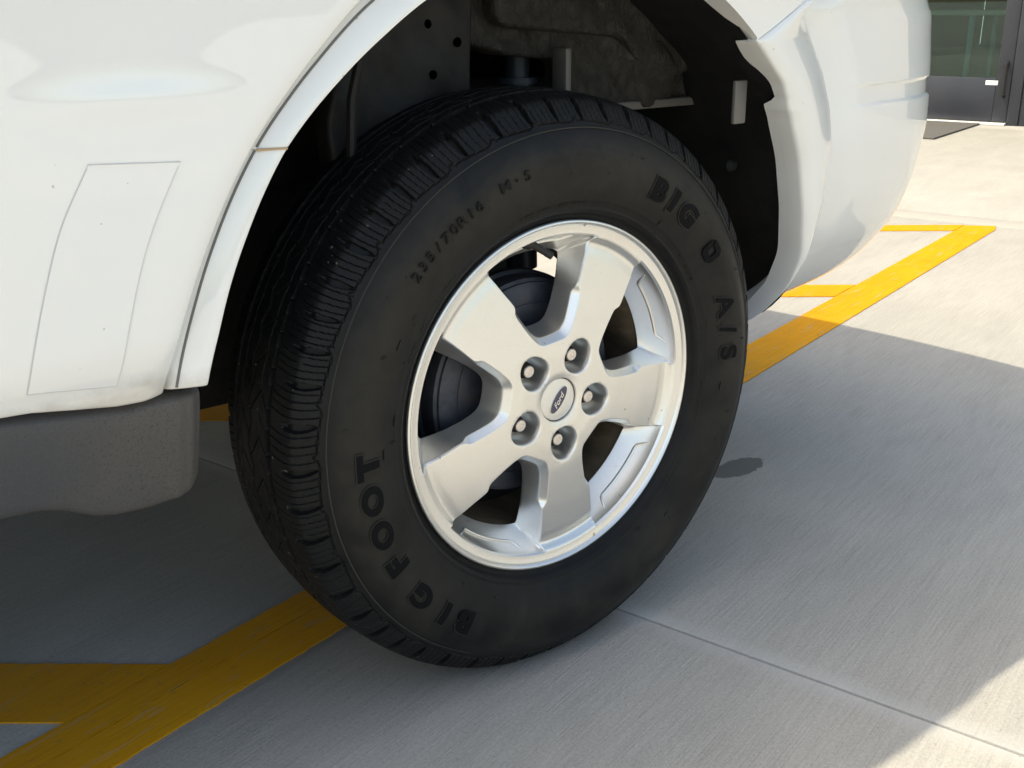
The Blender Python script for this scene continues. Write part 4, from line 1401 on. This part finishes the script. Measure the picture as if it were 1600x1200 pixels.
# the other three wheels: copies of this one
def copy_wheel(loc, turn):
    w2 = wheel.copy(); COL.objects.link(w2); w2.location = loc; w2.rotation_euler = (0, 0, turn); w2.parent = car
    for ch in (tyre,):
        c = ch.copy(); COL.objects.link(c); c.parent = w2
    return w2
for loc, turn, lb in (((-2.619, 0, HUB), 0, 'silver front wheel on the near side'), ((0, 2 * YC, HUB), math.pi, 'silver rear wheel on the far side'), ((-2.619, 2 * YC, HUB), math.pi, 'silver front wheel on the far side')):
    w2 = copy_wheel(loc, turn); w2['label'] = lb

# ------------------------------------------------------------------ storefront
store = empty('storefront', tuple(lot(7.09, -1.2, 0)))
tag(store, 'dark framed glass storefront behind the rear bumper', 'building')
INV = Matrix.Translation(-lot(7.09, -1.2, 0))
def ubox(name, u0, u1, v0, v1, z0, z1, mat, parent, bev=.004, glob=False):
    b = MB().box(u0, u1, v0, v1, -z1, -z0, bev=bev)
    V = [tuple(lot(v[0], v[1], -v[2])) for v in b.V]
    m = MB(); m.add(V, b.F)
    o = m.build(name, mat, None, sharp=30)
    if parent:
        o.parent = parent
        o.matrix_parent_inverse = Matrix.Translation(-parent.matrix_world.translation) if parent is not store else INV
    return o
BZ = MAT['bronze']
def sub(o, parent):
    o.parent = parent; o.matrix_parent_inverse = INV
    return o
# the leaf that shows: frame made of stiles and rails, then its pane
def leaf(v0, v1, parent=store):
    m = MB()
    for (a, b, z0, z1) in ((v0, v0 + .095, .02, 2.15), (v1 - .095, v1, .02, 2.15), (v0 + .0955, v1 - .0955, .02, .31), (v0 + .0955, v1 - .0955, 2.04, 2.15)):
        bb = MB().box(7.075, 7.12, a, b, -z1, -z0, bev=.004)
        m.add([tuple(lot(v[0], v[1], -v[2])) for v in bb.V], bb.F)
    fr = m.build('door_leaf', BZ, None, sharp=30)
    sub(fr, store)
    gl = ubox('glass_pane', 7.095, 7.101, v0 + .09, v1 - .09, .305, 2.045, MAT['glass'], None, 0)
    gl.parent = fr; gl.matrix_parent_inverse = INV @ Matrix.Identity(4)
    gl.matrix_parent_inverse = Matrix.Identity(4)
    fr.matrix_parent_inverse = INV
    return fr
lf = leaf(-2.20, -1.155)
st = ubox('white_sticker', 7.0725, 7.0745, -1.318, -1.238, .262, .292, MAT['sticker'], None, .0005); st.parent = lf
hd = MB().tube([tuple(lot(7.070, -1.190, .19)), tuple(lot(7.035, -1.190, .20)), tuple(lot(7.035, -1.190, .40)), tuple(lot(7.070, -1.190, .41))], .012, 10)
h = hd.build('door_handle', flat('black_handle', (0.03, 0.03, 0.032), .3, .4), None); h.parent = lf
fr2 = MB()
for (a, b, z0, z1) in ((-1.150, -1.075, 0, 2.20), (-2.28, -2.205, 0, 2.20), (-2.28, -1.075, 2.2005, 2.30)):
    bb = MB().box(7.06, 7.16, a, b, -z1, -z0, bev=.004)
    fr2.add([tuple(lot(v[0], v[1], -v[2])) for v in bb.V], bb.F)
sub(fr2.build('door_frame', BZ, None, sharp=30), store)
sub(ubox('threshold', 7.02, 7.115, -2.205, -1.150, .001, .016, MAT['alu'], None, .003), store)
# side lights and further bays
for v0, v1 in ((-1.0745, .35), (.42, 1.9), (1.97, 3.4), (-3.75, -2.2805), (-5.2, -3.82)):
    m = MB()
    for (a, b, z0, z1) in ((v0, v0 + .05, .0, 2.95), (v1 - .05, v1, .0, 2.95), (v0 + .0505, v1 - .0505, .0, .10), (v0 + .0505, v1 - .0505, 2.85, 2.95), (v0 + .0505, v1 - .0505, 2.20, 2.26)):
        bb = MB().box(7.07, 7.13, a, b, -z1, -z0, bev=.004)
        m.add([tuple(lot(v[0], v[1], -v[2])) for v in bb.V], bb.F)
    fr = m.build('window_frame', BZ, None, sharp=30); sub(fr, store)
    gl = ubox('glass_pane', 7.095, 7.101, v0 + .045, v1 - .045, .095, 2.855, MAT['glass'], None, 0); gl.parent = fr
for v0, v1 in ((.3505, .4195), (1.9005, 1.9695), (-3.8195, -3.7505)):
    sub(ubox('mullion', 7.05, 7.15, v0, v1, 0, 2.95, BZ, None), store)
sub(ubox('wall', 7.05, 7.35, -9, 8, 2.951, 4.3, MAT['wall'], None, .01), store)
sub(ubox('wall', 7.05, 7.35, 3.41, 8, 0, 2.95, MAT['wall'], None, .01), store)
sub(ubox('wall', 7.05, 7.35, -9, -5.21, 0, 2.95, MAT['wall'], None, .01), store)
sub(ubox('indoor_floor', 7.16, 22.0, -5.2, 3.4, -.01, .006, MAT['floor'], None, 0), store)
sub(ubox('indoor_wall', 21.9, 22.0, -5.2, 3.4, .007, 2.95, MAT['roomwall'], None, 0), store)
sub(ubox('indoor_side_wall', 7.36, 21.89, -5.3, -5.21, .007, 2.95, MAT['roomwall'], None, 0), store)
sub(ubox('indoor_side_wall', 7.36, 21.89, 3.41, 3.5, .007, 2.95, MAT['roomwall'], None, 0), store)
sub(ubox('roof', 7.36, 22.1, -9, 8, 2.96, 3.1, MAT['wall'], None, 0), store)

# table inside, seen through the door
tb = empty('table', tuple(lot(8.6, -1.75, 0)))
tag(tb, 'table with pale blue leg inside the glass door', 'table')
TI = Matrix.Translation(-lot(8.6, -1.75, 0))
def tpart(o): o.parent = tb; o.matrix_parent_inverse = TI
tpart(ubox('tabletop', 8.0, 8.8, -2.6, -.9, .70, .735, MAT['wood'], None, .006))
for u, v in ((8.06, -1.72), (8.74, -1.72), (8.06, -.96), (8.74, -.96), (8.06, -2.54), (8.74, -2.54)):
    tpart(MB().tube([tuple(lot(u, v, .006)), tuple(lot(u, v, .70))], .022, 12).build('leg', MAT['bluemetal'], None))

# mat before the door
dm = ubox('door_mat', 5.985, 7.015, -2.35, -1.305, .001, .012, MAT['mat'], None, .004)
tag(dm, 'flat dark grey mat before the storefront door', 'mat')
